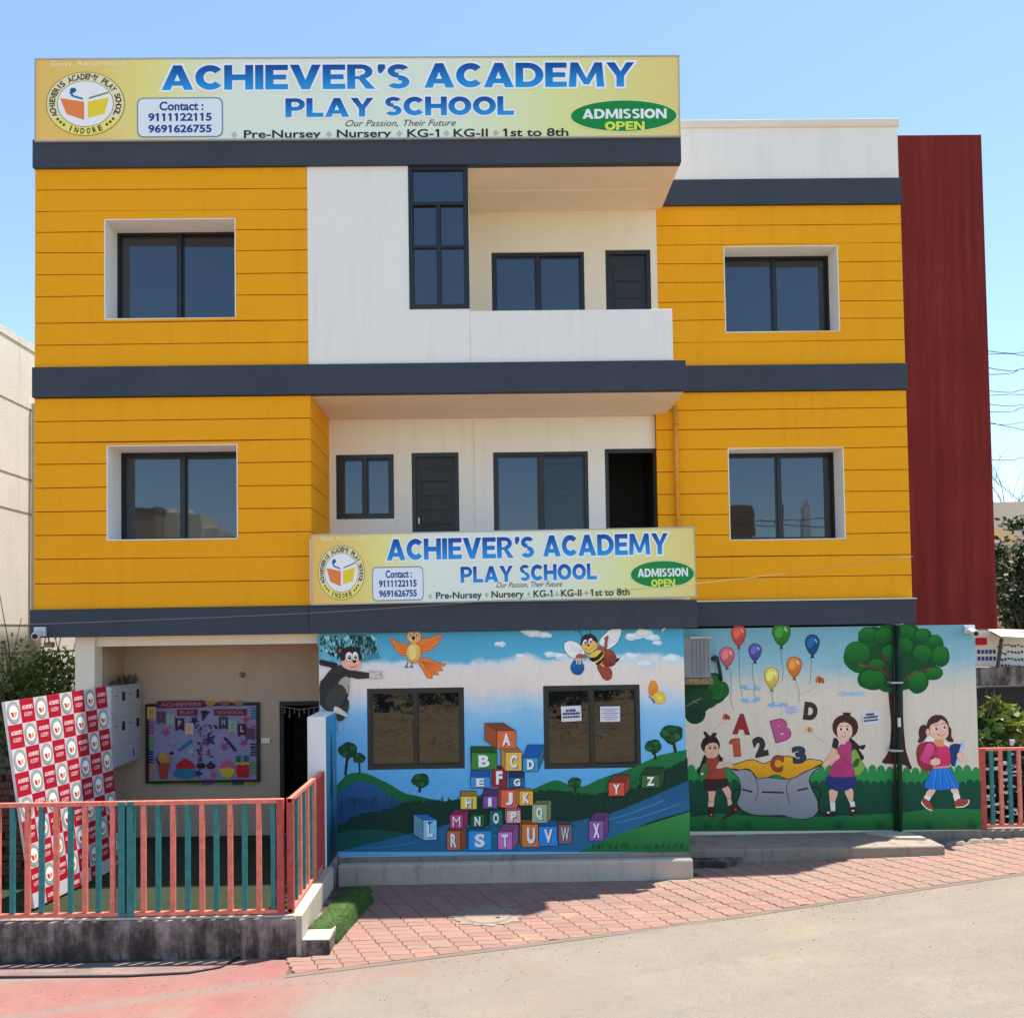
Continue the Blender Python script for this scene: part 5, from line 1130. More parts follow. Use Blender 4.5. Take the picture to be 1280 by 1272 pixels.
def signboard(name, label, corners, Y, thick, crop=0.):
    """corners: pixel TL, TR, BR, BL on the plane Y; u runs 0..W, v runs 0..H"""
    tl, tr, br, bl = (at(*c, Y) for c in corners)
    t = thing(name, label, 'signboard', ((tl.x+tr.x)/2, Y, (bl.z+br.z)/2))
    W_ = 8.07; H_ = 1.0
    def Q(u, v, off):
        a, b = u/W_, v/H_; p = bl*(1-a)*(1-b)+br*a*(1-b)+tr*a*b+tl*(1-a)*b; return (p.x, Y-off, p.z)
    mb = MB(); N_ = 40; vs = []
    for i in range(N_+1):
        for j in range(5):
            u, v = W_*i/N_, H_*j/4
            vs.append(Q(u, v, .0015*math.sin(i*.9+j)*(0 < j < 4)))
    fs = [(i*5+j, (i+1)*5+j, (i+1)*5+j+1, i*5+j+1) for i in range(N_) for j in range(4)]
    o = len(vs); vs += [Q(0, 0, -thick), Q(W_, 0, -thick), Q(W_, H_, -thick), Q(0, H_, -thick)]
    fs += [(o, o+3, o+2, o+1), (0, o, o+1, N_*5), (4, N_*5+4, o+2, o+3), (0, 4, o+3, o), (N_*5, o+1, o+2, N_*5+4)]
    mb.add(vs, fs); mb.build('panel', 'vinyl', t)
    mb = MB(); 
    for a, b, c, d in ((0, W_, H_-.012, H_+.004), (0, W_, -.004, .012), (0, .012, .012, H_-.012), (W_-.012, W_, .012, H_-.012)):
        mb.add([Q(a, c, .010), Q(b, c, .010), Q(b, d, .010), Q(a, d, .010), Q(a, c, -.01), Q(b, c, -.01), Q(b, d, -.01), Q(a, d, -.01)], [(0, 1, 2, 3), (4, 7, 6, 5), (0, 4, 5, 1), (3, 2, 6, 7), (0, 3, 7, 4), (1, 5, 6, 2)])
    mb.build('edge_strip', 'lockermetal', t)
    L = lambda q: (lambda u, v: Q(u, v, .003+q*.0006))
    # sizes are fractions of the 807 x 100 board: x from the left, y from the top (both in hundredths of the height)
    def txt(s, x0, x1, y0, y1, col, bold=.0, sh=0., q=3, halo=None, grad=None, nm='lettering'):
        mb = MB()
        if halo:
            LL = lambda q_: (lambda u, v, e: Q(u, v, .003+q_*.0006+e))
            display_text(mb, s, LL(q-1), x0, x1, 1-y1, 1-y0, px(220, 226, 226), None, .09); display_text(mb, s, LL(q+1), x0, x1, 1-y1, 1-y0, None, grad)
        else: put_text(mb, s, L(q), x0, x1, 1-y1, 1-y0, px(*col), bold, sh, grad=grad)
        mb.build(nm, 'print', t)
    g = (px(40, 140, 205), px(16, 62, 140))
    txt("ACHIEVER\u2019S", 1.58, 4.68, .09, .39, (20, 80, 160), .045, halo=1, grad=g); txt("ACADEMY", 4.86, 7.50, .08, .38, (20, 80, 160), .045, halo=1, grad=g)
    txt("PLAY", 3.12, 4.22, .50, .73, (20, 80, 160), .045, halo=1, grad=g); txt("SCHOOL", 4.36, 5.98, .49, .72, (20, 80, 160), .045, halo=1, grad=g)
    txt("Our Passion, Their Future", 3.87, 5.25, .77-crop*.5, .86-crop*.5, (80, 80, 84), 0, .35)
    c_ = crop
    for s, a, b in (("Pre-Nursey", 2.60, 3.56), ("Nursery", 3.76, 4.44), ("KG-1", 4.64, 5.04), ("KG-II", 5.22, 5.65), ("1st to 8th", 5.84, 6.66)):
        txt(s, a, b, .885-c_*.4, .985-c_*.4 if 'y' not in s else 1.01-c_*.4, (44, 44, 52), .018)
    mb = MB()
    for u in (2.48, 3.66, 4.54, 5.13, 5.75): mb.add([L(2)(u-.04, .06+c_*.4), L(2)(u, .02+c_*.4), L(2)(u+.04, .06+c_*.4), L(2)(u, .10+c_*.4)], [(0, 1, 2, 3)], px(166, 172, 166))
    mb.build('printed_bullets', 'print', t)
    mb = MB(); rr = lambda a, b, c, d, r, q: [L(q)(x+r*math.cos(k), y+r*math.sin(k)) for x, y, s0 in ((b-r, d-r, 0), (a+r, d-r, 90), (a+r, c+r, 180), (b-r, c+r, 270)) for k in (rad(s0+z*15) for z in range(7))]
    for a, b, c, d, r, q, col in ((1.27, 2.34, .035, .52, .08, 1, (110, 122, 150)), (1.285, 2.325, .05, .505, .07, 2, (206, 214, 232))): mb.add(rr(a, b, c, d, r, q), [tuple(range(28))], px(*col))
    mb.build('contact_box', 'print', t)
    txt("Contact :", 1.55, 2.10, .53, .64, (34, 60, 130), .03, q=4); txt("9111122115", 1.41, 2.20, .67, .77, (34, 60, 130), .035, q=4); txt("9691626755", 1.41, 2.20, .81, .91, (34, 60, 130), .035, q=4)
    mb = MB(); n_ = 40; mb.add([L(2)(7.36+.68*math.cos(k*2*math.pi/n_), .26+c_+.20*math.sin(k*2*math.pi/n_)) for k in range(n_)], [tuple(range(n_))], px(200, 208, 160)); mb.add([L(3)(7.36+.665*math.cos(k*2*math.pi/n_), .26+c_+.188*math.sin(k*2*math.pi/n_)) for k in range(n_)], [tuple(range(n_))], px(24, 122, 58)); mb.build('printed_oval', 'print', t)
    for s_, a_, b_, y_, y2, cc_ in (("ADMISSION", 6.84, 7.90, .655, .775, (214, 224, 218)), ("OPEN", 7.12, 7.62, .81, .915, (208, 212, 76))):
        mb = MB(); display_text(mb, s_, (lambda u, v, e: Q(u, v, .003+5*.0006+e)), a_, b_, 1-y2+c_, 1-y_+c_, px(*cc_)); mb.build('lettering', 'print', t)
    txt("Govt. Recognised", .20, 1.12, .03, .11, (226, 214, 170), .015)
    emblem(lambda u, v, q: Q(u, v, .003+q*.0005), .63, .45, .39, 'emblem', t, sx_=1.26)
    return t
signboard('signboard', 'larger school signboard on the roof parapet above the top slate band', [(43.5, 74), (849, 70), (850.5, 171), (43.5, 177)], -.075, .03, .0)
signboard('signboard', 'smaller school signboard in front of the first floor balcony', [(389, 668), (868, 658.5), (871, 746), (389.5, 756)], -.13, .03, .075)
for x in (420, 520, 640, 760, 850):
    p = at(x, 752, -.1); 

# ------------------------------------------------------------------ chequered photo backdrop leaning behind the railing
BL, BR_, TL, TR_ = Vector((-4.82, -2.33, .44)), Vector((-4.60, -.62, .44)), at(5, 877, -2.40), at(132, 857.5, -.76)
t = thing('photo_backdrop', 'leaning red and white chequered photo backdrop with round school emblems', 'backdrop', BL)
nrm = (BR_-BL).cross(TL-BL).normalized(); nrm = nrm if nrm.x > 0 else -nrm
def QB(a, b, off):  # a 0..1 across, b 0..1 up
    p = BL*(1-a)*(1-b)+BR_*a*(1-b)+TR_*a*b+TL*(1-a)*b; return p+nrm*off
mb = MB(); N_ = 16
for o in (0, -.03): mb.add([QB(i/N_, j/N_, o) for i in range(N_+1) for j in range(N_+1)], [(i*(N_+1)+j, (i+1)*(N_+1)+j, (i+1)*(N_+1)+j+1, i*(N_+1)+j+1) for i in range(N_) for j in range(N_)])
for f_ in (lambda k: (k, 0), lambda k: (k, 1), lambda k: (0, k), lambda k: (1, k)):
    for k in range(N_): mb.quad(QB(*f_(k/N_), 0), QB(*f_((k+1)/N_), 0), QB(*f_((k+1)/N_), -.03), QB(*f_(k/N_), -.03))
mb.build('panel', 'whiteplastic', t)
NCc, NRr = 8, 8.6
sq = MB(); em = MB(); tx = MB()
for i in range(NCc):
    for j in range(9):
        a0, a1 = i/NCc, (i+1)/NCc; b1 = 1-j/NRr; b0 = max(0, 1-(j+1)/NRr)
        red = (i+j) % 2 == 1; c = px(152, 22, 38) if red else px(178, 168, 174)
        sq.add([QB(a0, b0, .004), QB(a1, b0, .004), QB(a1, b1, .004), QB(a0, b1, .004)], [(0, 1, 2, 3)], c)
        hh = 1/NRr
        if red:
            for s, f0, f1 in (("ACHIEVER'S", .56, .74), ("ACADEMY", .26, .44)):
                if 1-(j+1)/NRr+hh*f0 < .005: continue
                y0 = 1-(j+1)/NRr+hh*f0; y1 = 1-(j+1)/NRr+hh*f1; ins = .12 if s[-1] == 'S' else .2
                put_text(tx, s, lambda u, v: QB(u, v, .007), a0+ins/NCc, a1-ins/NCc, y0, y1, px(228, 190, 190), .03)
        elif b0 > 0:
            cu, cv = (a0+a1)/2, 1-(j+.5)/NRr
            def PB_(u, v, q, cu=cu, cv=cv): return QB(u, v, .005+q*.0008)
            Ea = MB(); r = .46/NRr; sx_ = NRr/NCc*.98
            disc(Ea, lambda u, v: PB_(u, v, 1), cu, cv, r, px(118, 128, 122), sx_, 20); disc(Ea, lambda u, v: PB_(u, v, 2), cu, cv, r*.93, px(136, 142, 134), sx_, 20); disc(Ea, lambda u, v: PB_(u, v, 4), cu, cv, r*.66, px(214, 214, 210), sx_, 20)
            q = lambda x, y: PB_(cu+x*r*sx_, cv+y*r, 5)
            Ea.add([q(-.5, .1), q(-.03, 0), q(-.03, -.5), q(-.38, -.3)], [(0, 1, 2, 3)], px(170, 50, 48)); Ea.add([q(.06, 0), q(.5, .12), q(.38, -.3), q(.06, -.45)], [(0, 1, 2, 3)], px(196, 130, 70))
            em.add(Ea.v, [f for f in Ea.f], None); em.c[-len(Ea.c):] = Ea.c
sq.build('printed_squares', 'print', t); em.build('printed_emblems', 'print', t); tx.build('lettering', 'print', t)
mb = MB(); mb.tube([QB(.5, .9, -.03), Vector((-5.3, -1.4, .44))], .02, 6); mb.build('strut', 'iron', t)

# ------------------------------------------------------------------ notice board on the porch back wall
ZB = lambda x, y: (170+x/7.53, 860+y/7.53)
p0, p1 = at(*ZB(102, 890), YBK), at(*ZB(1168, 130), YBK)
t = thing('notice_board', 'black framed notice board with colourful paper cut-outs on a lilac ground', 'notice board', ((p0.x+p1.x)/2, YBK, p0.z))
MT['lilac'] = paintmat('lilac_paper', (.27, .24, .38), .8, .05)
cells(MB(), AX, p0.x, p1.x, p0.z, p1.z, YBK-.05, YBK-.002, [(p0.x+.045, p1.x-.045, p0.z+.03, p1.z-.04)]).build('frame', 'black', t)
MB().box(p0.x+.04, p1.x-.04, YBK-.03, YBK-.01, p0.z+.02, p1.z-.03).build('backing', 'lilac', t)
GB = .95
def PN(off=.032): return Paint(YBK, 170, 860, 7.53, base=off, gain=GB)
P = PN()
xs = 0
for k, (x0, x1, c) in enumerate(((165, 330, (110, 170, 50)), (330, 470, (200, 150, 40)), (480, 620, (90, 160, 50)), (630, 740, (150, 40, 120)), (760, 900, (110, 170, 50)), (910, 1040, (20, 24, 60)), (1040, 1150, (190, 160, 50)))):
    n_ = int((x1-x0)/22)
    for q in range(n_): P.poly([(x0+q*22, 905), (x0+q*22+14, 905), (x0+q*22+16, 850), (x0+q*22+4, 850)], c, False)
for x, cols in ((150, ((190, 130, 40), (170, 50, 120), (110, 160, 50), (30, 30, 80), (190, 140, 50))), (1112, ((40, 100, 150), (190, 50, 110), (24, 24, 30), (90, 150, 50)))):
    n_ = len(cols)
    for k, c in enumerate(cols):
        y0 = 175+k*(680/n_)
        for q in range(5): P.poly([(x-28, y0+q*25), (x+28, y0+q*25+3), (x+24, y0+q*25+17), (x-28, y0+q*25+14)], c, False)
tag(P.done('paper_border', t), None, None, None, 'stuff')
P = PN(.05); RD = (110, 40, 58)
P.poly([(208, 118), (655, 112), (655, 175), (208, 182)], RD, False); P.text('ACHIEVERS', 432, 148, 380, 36, (170, 110, 120), .03)
P.poly([(398, 196), (588, 192), (588, 250), (398, 256)], RD, False); P.text('PLAY', 492, 224, 130, 34, (170, 110, 120), .03)
P.poly([(745, 194), (1052, 190), (1052, 250), (745, 254)], RD, False); P.text('SCHOOL', 898, 222, 250, 34, (170, 110, 120), .03)
for x, c in ((710, (170, 130, 60)), (845, (160, 70, 60)), (975, (150, 110, 80))): P.poly([(x-50, 125), (x+50, 122), (x+20, 162), (x, 168), (x-22, 162)], c)
P.done('paper_title', t)
P = PN(.05)
for L, x, y, c, lc in (('H', 160, 232, (200, 170, 110), (190, 110, 30)), ('A', 250, 275, (90, 66, 96), (160, 60, 80)), ('P', 334, 302, (150, 160, 160), (150, 180, 60)), ('P', 422, 338, (70, 34, 66), (180, 150, 170)), ('Y', 512, 384, (212, 176, 150), (214, 150, 50)), ('H', 832, 325, (60, 50, 80), (160, 160, 130)), ('O', 918, 360, (150, 170, 160), (120, 170, 60)), ('L', 1008, 390, (70, 34, 66), (216, 170, 140)), ('I', 1080, 430, (86, 70, 90), (120, 60, 90))):
    P.poly([(x-40, y-60), (x+40, y-60), (x+40, y+60), (x, y+36), (x-40, y+60)], c, False); P.text(L, x, y-12, 34 if L != 'I' else 12, 58, lc, .05); P.piece('paper_flag', t)
def splat(x, y, r, c):
    P.poly([(x+r*(1 if k % 2 else .42)*math.cos(k*math.pi/5+x), y+r*(1 if k % 2 else .42)*math.sin(k*math.pi/5+x)) for k in range(10)], c)
P = PN(.05)
for x, y, r, c in ((290, 405, 50, (200, 60, 130)), (560, 298, 48, (34, 24, 84)), (1042, 292, 42, (200, 60, 50)), (838, 545, 46, (170, 60, 130)), (1020, 508, 42, (190, 50, 120)), (700, 480, 66, (30, 60, 120)), (595, 795, 48, (34, 40, 90)), (740, 808, 44, (200, 70, 130)), (530, 590, 44, (150, 170, 170)), (355, 500, 60, (150, 146, 180)), (395, 790, 48, (50, 110, 110))): splat(x, y, r, c); P.piece('paper_splash', t)
P = PN(.052)
P.poly([(420, 590), (400, 575), (520, 478), (545, 490), (538, 510)], (40, 110, 160), False); P.poly([(830, 460), (850, 452), (955, 570), (950, 592), (930, 585)], (40, 34, 66), False)
P.piece('paper_crayon', t)
P.poly([(218, 700), (332, 700), (305, 842), (240, 848)], (176, 70, 50), False); P.e(275, 660, 62, 40, (190, 140, 70), wob=.2); P.e(262, 625, 34, 34, (200, 150, 70)); P.e(345, 605, 20, 14, (30, 30, 50)); P.poly([(200, 640), (240, 700), (226, 720), (200, 670)], (40, 60, 110))
P.piece('paper_cup', t)
P.poly([(398, 752), (402, 700), (440, 675), (470, 652), (510, 672), (550, 705), (556, 752)], (186, 36, 42)); P.poly([(385, 790), (400, 756), (552, 756), (560, 790), (520, 838), (430, 838)], (30, 120, 150))
P.piece('paper_bowl', t)
P.poly([(800, 745), (830, 690), (868, 668), (900, 692), (930, 745)], (204, 84, 120)); P.poly([(800, 750), (930, 750), (922, 810), (880, 835), (825, 822)], (206, 180, 50))
P.piece('paper_bowl', t)
P.poly([(955, 712), (1072, 712), (1068, 832), (962, 832)], (186, 34, 38), False); P.poly([(950, 690), (1078, 690), (1076, 720), (1044, 706), (1012, 722), (980, 706), (955, 722)], (206, 160, 60), False)
for x, c in ((972, (40, 100, 70)), (1045, (50, 90, 120))): P.poly([(x-18, 690), (x+18, 690), (x+22, 630), (x-22, 632)], c, False)
P.piece('paper_basket', t)
for k in range(60):
    x = 670+R_.uniform(-95, 95); y = R_.uniform(320, 690)
    if y > 540: x = (615 if k % 2 else 705)+R_.uniform(-24, 24)
    P.e(x, y, R_.uniform(6, 13), R_.uniform(6, 11), R_.choice([(90, 30, 50), (40, 30, 60), (140, 40, 70), (60, 40, 60)]))
P.poly([(620, 212), (670, 206), (725, 232), (690, 230), (640, 300), (634, 240)], (40, 36, 60)); P.e(622, 722, 42, 28, (50, 24, 50)); P.e(716, 724, 42, 28, (50, 24, 50)); P.e(716, 724, 16, 12, (120, 60, 60))
tag(P.done('paper_dots', t), None, None, None, 'stuff')

# ------------------------------------------------------------------ small fixtures
def paper(cx, cy, w_, h, Y, rot, label, dark):
    t = thing('paper_notice', label, 'notice', at(cx, cy, Y))
    c = at(cx, cy, Y); s_ = (Y+DIST)/FPX; W2, H2 = w_*s_/2, h*s_/2; a = rad(rot)
    Q = lambda u, v, o: (c.x+u*math.cos(a)-v*math.sin(a), Y-o, c.z+u*math.sin(a)+v*math.cos(a))
    N_ = 4; mb = MB(); vs = [Q(-W2+2*W2*i/N_, -H2+2*H2*j/N_, .004+.004*math.sin(i*1.3+j*.9)) for i in range(N_+1) for j in range(N_+1)]
    mb.add(vs, [(i*5+j, (i+1)*5+j, (i+1)*5+j+1, i*5+j+1) for i in range(N_) for j in range(N_)]); mb.build('sheet', 'paper', t)
    mb = MB(); r2 = random.Random(int(cx))
    rows = ((.42, .5, .16), (.02, .85, .15), (-.42, .85, .13)) if dark else tuple((.62-.26*k, .85-.3*(k % 2), .05) for k in range(6))
    for v, wd, th in rows:
        u = -wd
        while u < wd:
            l_ = r2.uniform(.08, .24); mb.add([Q(W2*u, H2*(v-th), .011), Q(W2*min(wd, u+l_), H2*(v-th), .011), Q(W2*min(wd, u+l_), H2*(v+th*r2.uniform(.5, 1)), .011), Q(W2*u, H2*(v+th*.8), .011)], [(0, 1, 2, 3)], px(44, 44, 84) if dark else px(120, 120, 150)); u += l_+.05
    mb.build('printed_lines', 'print', t)
paper(714, 891.5, 25, 19, -.0, 2, 'white paper with bold dark lines on the left pane of the right mural window', True)
paper(762.5, 892, 25, 19, -.0, 0, 'white paper with faint small print on the right pane of the mural window', False)
paper(988.5, 887, 21, 13, YR, 0, 'pale paper with faint print pasted under the balloons', False)
paper(1088, 896, 21, 18, YR, 5, 'white paper with bold dark lines pasted beside the painted tree', True)
# weathered metal box with plank at the inner corner
t = thing('metal_box', 'weathered grey metal box on a wooden plank below the slate band', 'metal box', at(875, 820, YR))
a, b = at(863.5, 795.5, .93), at(889, 847, .93)
mb = MB(); mb.box(a.x-.35, b.x, .93, YR-.02, b.z, a.z); mb.build('casing', 'greymetal', t, bevel=.01)
for k in range(5):
    x = a.x+.02+k*(b.x-a.x-.05)/4; MB().box(x, x+.02, .918, .929, b.z+.05, a.z-.06).build('rib', 'greymetal', t)
MB().box(a.x-.35, b.x+.02, .91, YR-.02, b.z-.09, b.z-.003).build('plank', 'wood', t, bevel=.006)
MB().box(a.x-.02, b.x+.012, .905, .93, a.z-.03, a.z+.0).build('lid', 'lockermetal', t)
c0 = at(894, 822, YR-.06); c1 = at(903, 852, YR-.03)
t = thing('cable_elbow', 'black cable with a round elbow on the painted wall beside the grey metal box', 'cable', c0)
MB().tube([at(889, 824, YR-.06), at(893, 820.5, YR-.06), at(897, 823, YR-.05), at(899, 832, YR-.03), at(902, 850, YR-.02)], .022, 8).build('cable', 'wire', t, smooth=True)
MB().tube([at(895, 823, YR-.1), at(895, 823, YR-.02)], .045, 12).build('cap', 'wire', t)
# green drain pipe in front of the painted tree, with brackets
MT['gpipe'] = plaster('green_pipe', (.012, .04, .026), .25, .4, .5, .2, staincol=(.02, .02, .018))
MT['gpipetop'] = plaster('green_pipe_top', (.02, .12, .06), .25, .3, .5, .2, staincol=(.02, .03, .02))
t = thing('drain_pipe', 'dark green drain pipe running down the painted tree trunk', 'pipe', at(1122, 1046, YR-.1))
MB().tube([at(1118.5+3.5, 781, YR-.09), at(1123.5, 850, YR-.09), at(1124.5, 950, YR-.09), at(1124.5, 1040, YR-.09)], .036, 12).build('pipe', 'gpipe', t, smooth=True)
MB().tube([at(1117, 781, YR-.05), at(1118, 850, YR-.05), at(1119, 1040, YR-.05)], .018, 6).build('cable', 'wire', t, smooth=True)
for y in (853, 938):
    c = at(1121, y, YR-.14); MB().box(c.x-.085, c.x+.085, YR-.16, YR-.002, c.z-.012, c.z+.012).build('bracket', 'lockermetal', t)
c = at(1124, 903, YR-.16); MB().box(c.x-.01, c.x+.02, YR-.165, YR-.13, c.z-.06, c.z+.07).build('label_scrap', 'paper', t)
# yellow pipe on the first floor
t = thing('drain_pipe', 'yellow painted drain pipe on the first floor wall left of the right wing', 'pipe', at(848, 660, YR-.06))
MB().tube([at(843.5, 507, YR-.07), at(845, 560, YR-.07), at(848, 680, YR-.07)], .036, 10).build('pipe', 'pipeyellow', t, smooth=True)
for y in (530, 600): c = at(845+(y-530)/70, y, YR-.07); MB().tube([c, c+Vector((0, 0, .03))], .045, 10).build('collar', 'pipeyellow', t)
# conduit stub under the central band
t = thing('conduit', 'short white conduit stub under the slate band at the corner of the mural', 'conduit', at(850, 785, -.05))
MB().tube([at(868, 782.5, -.06), at(833, 783.5, -.06), at(828, 787, -.04), at(828, 789, -.01)], .014, 8).build('tube', 'cream', t, smooth=True)
# security cameras
def cctv(p, label, s=1.):
    t = thing('security_camera', label, 'security camera', p)
    MB().box(p.x-.075*s, p.x+.075*s, p.y, p.y+.05, p.z-.02*s, p.z+.10*s).build('mount', 'whiteplastic', t, bevel=.008)
    MB().tube([p+Vector((.0, .0, .02)), p+Vector((.01, -.13, -.02))], .052*s, 12).build('housing', 'whiteplastic', t, smooth=False)
    MB().tube([p+Vector((.01, -.131, -.02)), p+Vector((.011, -.145, -.023))], .034*s, 12).build('lens', 'black', t)
cctv(at(49, 793, -.11), 'white security camera at the left end of the lowest slate band')
cctv(at(1213, 790, YR-.06), 'white security camera high on the right end of the painted wall')
t = thing('flood_light', 'small grey fitting hanging under the left end of the building', 'lamp', at(62, 805, .1))
c = at(62, 805, .1); MB().box(c.x-.05, c.x+.05, .05, .15, c.z-.04, c.z+.03).build('head', 'iron', t, bevel=.01); MB().tube([c, c+Vector((-.03, 0, .17))], .01, 6).build('stem', 'iron', t)
# meter boxes on the left wall of the porch
lx = -4.98
t = thing('meter_cabinet', 'grey meter cabinet with small dark windows on the left porch wall', 'cabinet', (lx, .7, 1.4))
z0, z1 = at(178, 948, 1.0).z, at(178, 853, 1.0).z
MB().box(-5.24, lx, .02, 1.03, z0, z1).build('casing', 'lockermetal', t, bevel=.008)
H_ = z1-z0
for y0, y1 in ((.05, .50), (.53, 1.0)):
    for a, b in ((.27, .60), (.63, .97)):
        d_ = MB().box(lx+.001, lx+.012, y0, y1, z0+H_*a, z0+H_*b).build('cabinet_door', 'lockermetal', t, bevel=.004)
        MB().box(lx+.012, lx+.016, y1-.16, y1-.07, z0+H_*(b-.16), z0+H_*(b-.05)).build('meter_window', 'black', d_)
        MB().box(lx+.012, lx+.015, y0+.05, y0+.15, z0+H_*(b-.10), z0+H_*(b-.085)).build('slot', 'iron', d_)
d_ = MB().box(lx+.001, lx+.012, .05, 1.0, z0+.02, z0+H_*.24).build('cabinet_door', 'lockermetal', t, bevel=.004); MB().box(lx+.012, lx+.016, .72, .75, z0+.08, z0+.18).build('slot', 'black', d_)
mb = MB()
for k in range(26):
    p = Vector((R_.uniform(-5.2, -5.0), R_.uniform(.45, .95), z1)); mb.tube([p, p+Vector((R_.uniform(-.06, .1), R_.uniform(-.1, .1), R_.uniform(.02, .13)))], .012, 5)
tag(mb.build('dry_garland', 'bark'), 'heap of dry brown twigs on top of the meter cabinet', 'twigs')
# broken slab and cover on the right-hand plinth
def wslab(name, label, pts, z0, z1, mat):
    o = MB().prismz(pts, z0, z1, bev=.04).build(name, mat); tag(o, label, 'slab')
z_ = .11
wslab('stone_slab', 'dark broken stone slab lying in the shaded corner left of the long plinth', [(2.72, .35), (3.2, .25), (3.52, .55), (3.45, .93), (2.72, .93)], .02, .13, 'mould')
a, b = onz(1104, 1040, .26), onz(1160, 1048, .26)
wslab('stone_slab', 'pale square slab on the right end of the long plinth under the drain pipe', [(a.x-.25, 1.28), (a.x+.05, b.y+.08), (b.x-.02, b.y+.02), (b.x-.12, 1.28)], .237, .275, 'concrete_lit')

# ------------------------------------------------------------------ foliage
MT['leaf'] = leafmat('leaf_green', (.020, .045, .010), (.05, .10, .02), (.11, .17, .035))
MT['leaf_bright'] = leafmat('leaf_bright', (.04, .08, .015), (.10, .17, .035), (.22, .30, .07))
MT['leaf_dark'] = leafmat('leaf_dark', (.008, .018, .006), (.018, .038, .012), (.045, .075, .02))
MT['leaf_yellow'] = leafmat('leaf_yellow', (.05, .08, .012), (.12, .16, .02), (.26, .29, .04))
MT['dry'] = leafmat('dry_grass', (.14, .12, .05), (.24, .18, .10), (.36, .27, .16))
def leaves(mb, c, r, n_, s, seed, clump=None):
    rg = random.Random(seed); cl = []
    for k in range(clump or max(4, n_//60)):
        while True:
            v = Vector((rg.uniform(-1, 1), rg.uniform(-1, 1), rg.uniform(-1, 1)))
            if .35 < v.length < 1: break
        cl.append((Vector(c)+Vector((v.x*r[0], v.y*r[1], v.z*r[2])), rg.uniform(.22, .42)))
    for k in range(n_):
        p, q = rg.choice(cl); v = Vector((rg.gauss(0, .5), rg.gauss(0, .5), rg.gauss(0, .5)))
        o = p+Vector((v.x*r[0]*q, v.y*r[1]*q, v.z*r[2]*q)); a = Vector((rg.gauss(0, 1), rg.gauss(0, 1), rg.gauss(0, .6))).normalized(); b = a.cross(Vector((rg.gauss(0, 1), rg.gauss(0, 1), rg.gauss(0, 1)))).normalized()
        l_ = s*rg.uniform(.6, 1.3); w_ = l_*.32; t_ = rg.random()
        mb.add([o, o+a*l_*.5+b*w_, o+a*l_, o+a*l_*.5-b*w_], [(0, 1, 2, 3)], (t_, t_, t_))
def limbs(mb, base, top, r0, n_, spread, seed, levels=2):
    rg = random.Random(seed)
    def go(a, b, r, lv):
        m_ = (a+b)/2+Vector((rg.uniform(-1, 1), rg.uniform(-1, 1), 0))*(b-a).length*.06
        mb.tube([a, m_, b], [r, r*.8, r*.55], 6)
        if lv:
            for k in range(n_):
                t_ = rg.uniform(.45, 1); s_ = a+(b-a)*t_; d = (b-a).normalized()+Vector((rg.uniform(-1, 1), rg.uniform(-1, 1), rg.uniform(-.1, .6)))*spread
                go(s_, s_+d.normalized()*(b-a).length*rg.uniform(.45, .7), r*.5, lv-1)
    go(Vector(base), Vector(top), r0, levels)
def tree(name, label, cat, base, h, rr, nl, s, mat, seed, r0=.08, lv=2, group=None, crown=None):
    t = thing(name, label, cat, base, group); b = Vector(base)
    mb = MB(); limbs(mb, b, b+Vector((0, 0, h*.62)), r0, 4, .8, seed, lv); mb.build('trunk', 'bark', t)
    if nl:
        mb = MB(); leaves(mb, b+Vector((0, 0, h*.62)), rr, nl, s, seed); mb.build('crown', mat, t)
    return t
def fromx(px_, Y): return at(px_, 800, Y).x
# left neighbour: pale wall receding along the left, with raised lines
NX = -7.6
pn = onx(0, 405, NX); pf = onx(43, 425, NX)
t = thing('neighbour_building', 'pale cream neighbouring building rising behind the left edge', 'building', (NX, 4, 0))
mb = MB().box(NX-6, NX, -.6, 14, 0, pn.z-.12); mb.build('wall', 'neigh', t)
MB().box(NX-6, NX+.012, -.65, 14, pn.z-.119, pn.z).build('coping', 'neigh', t)
for z in (7.1, 5.92, 5.35, 3.5, 3.05): MB().box(NX+.001, NX+.006, -.6, 14, z-.008, z+.008).build('wall_joint', 'concrete', t)
MB().tube([(NX+.05, 3.1, 0), (NX+.05, 3.1, 7.2)], .035, 8).build('rain_pipe', 'concrete_lit', t)
# shrub by the left neighbour
c = at(50, 850, 2.0)
t = thing('shrub', 'bushy green shrub in front of the cream wall at the far left', 'shrub', (c.x, 2.0, 0))
mb = MB()
for k in range(9): limbs(mb, (c.x+R_.uniform(-.3, .3), 2.0+R_.uniform(-.2, .2), 0), (c.x+R_.uniform(-.7, .6), 2+R_.uniform(-.3, .3), 2.6+R_.uniform(-.4, .3)), .02, 3, .6, 40+k, 1)
mb.build('stems', 'bark', t); mb = MB(); leaves(mb, (c.x, 2.0, 2.35), (.75, .45, .75), 4200, .085, 5, 60); leaves(mb, (c.x-.1, 2.0, 1.2), (.8, .4, .8), 1500, .09, 6, 24); mb.build('foliage', 'leaf_bright', t)
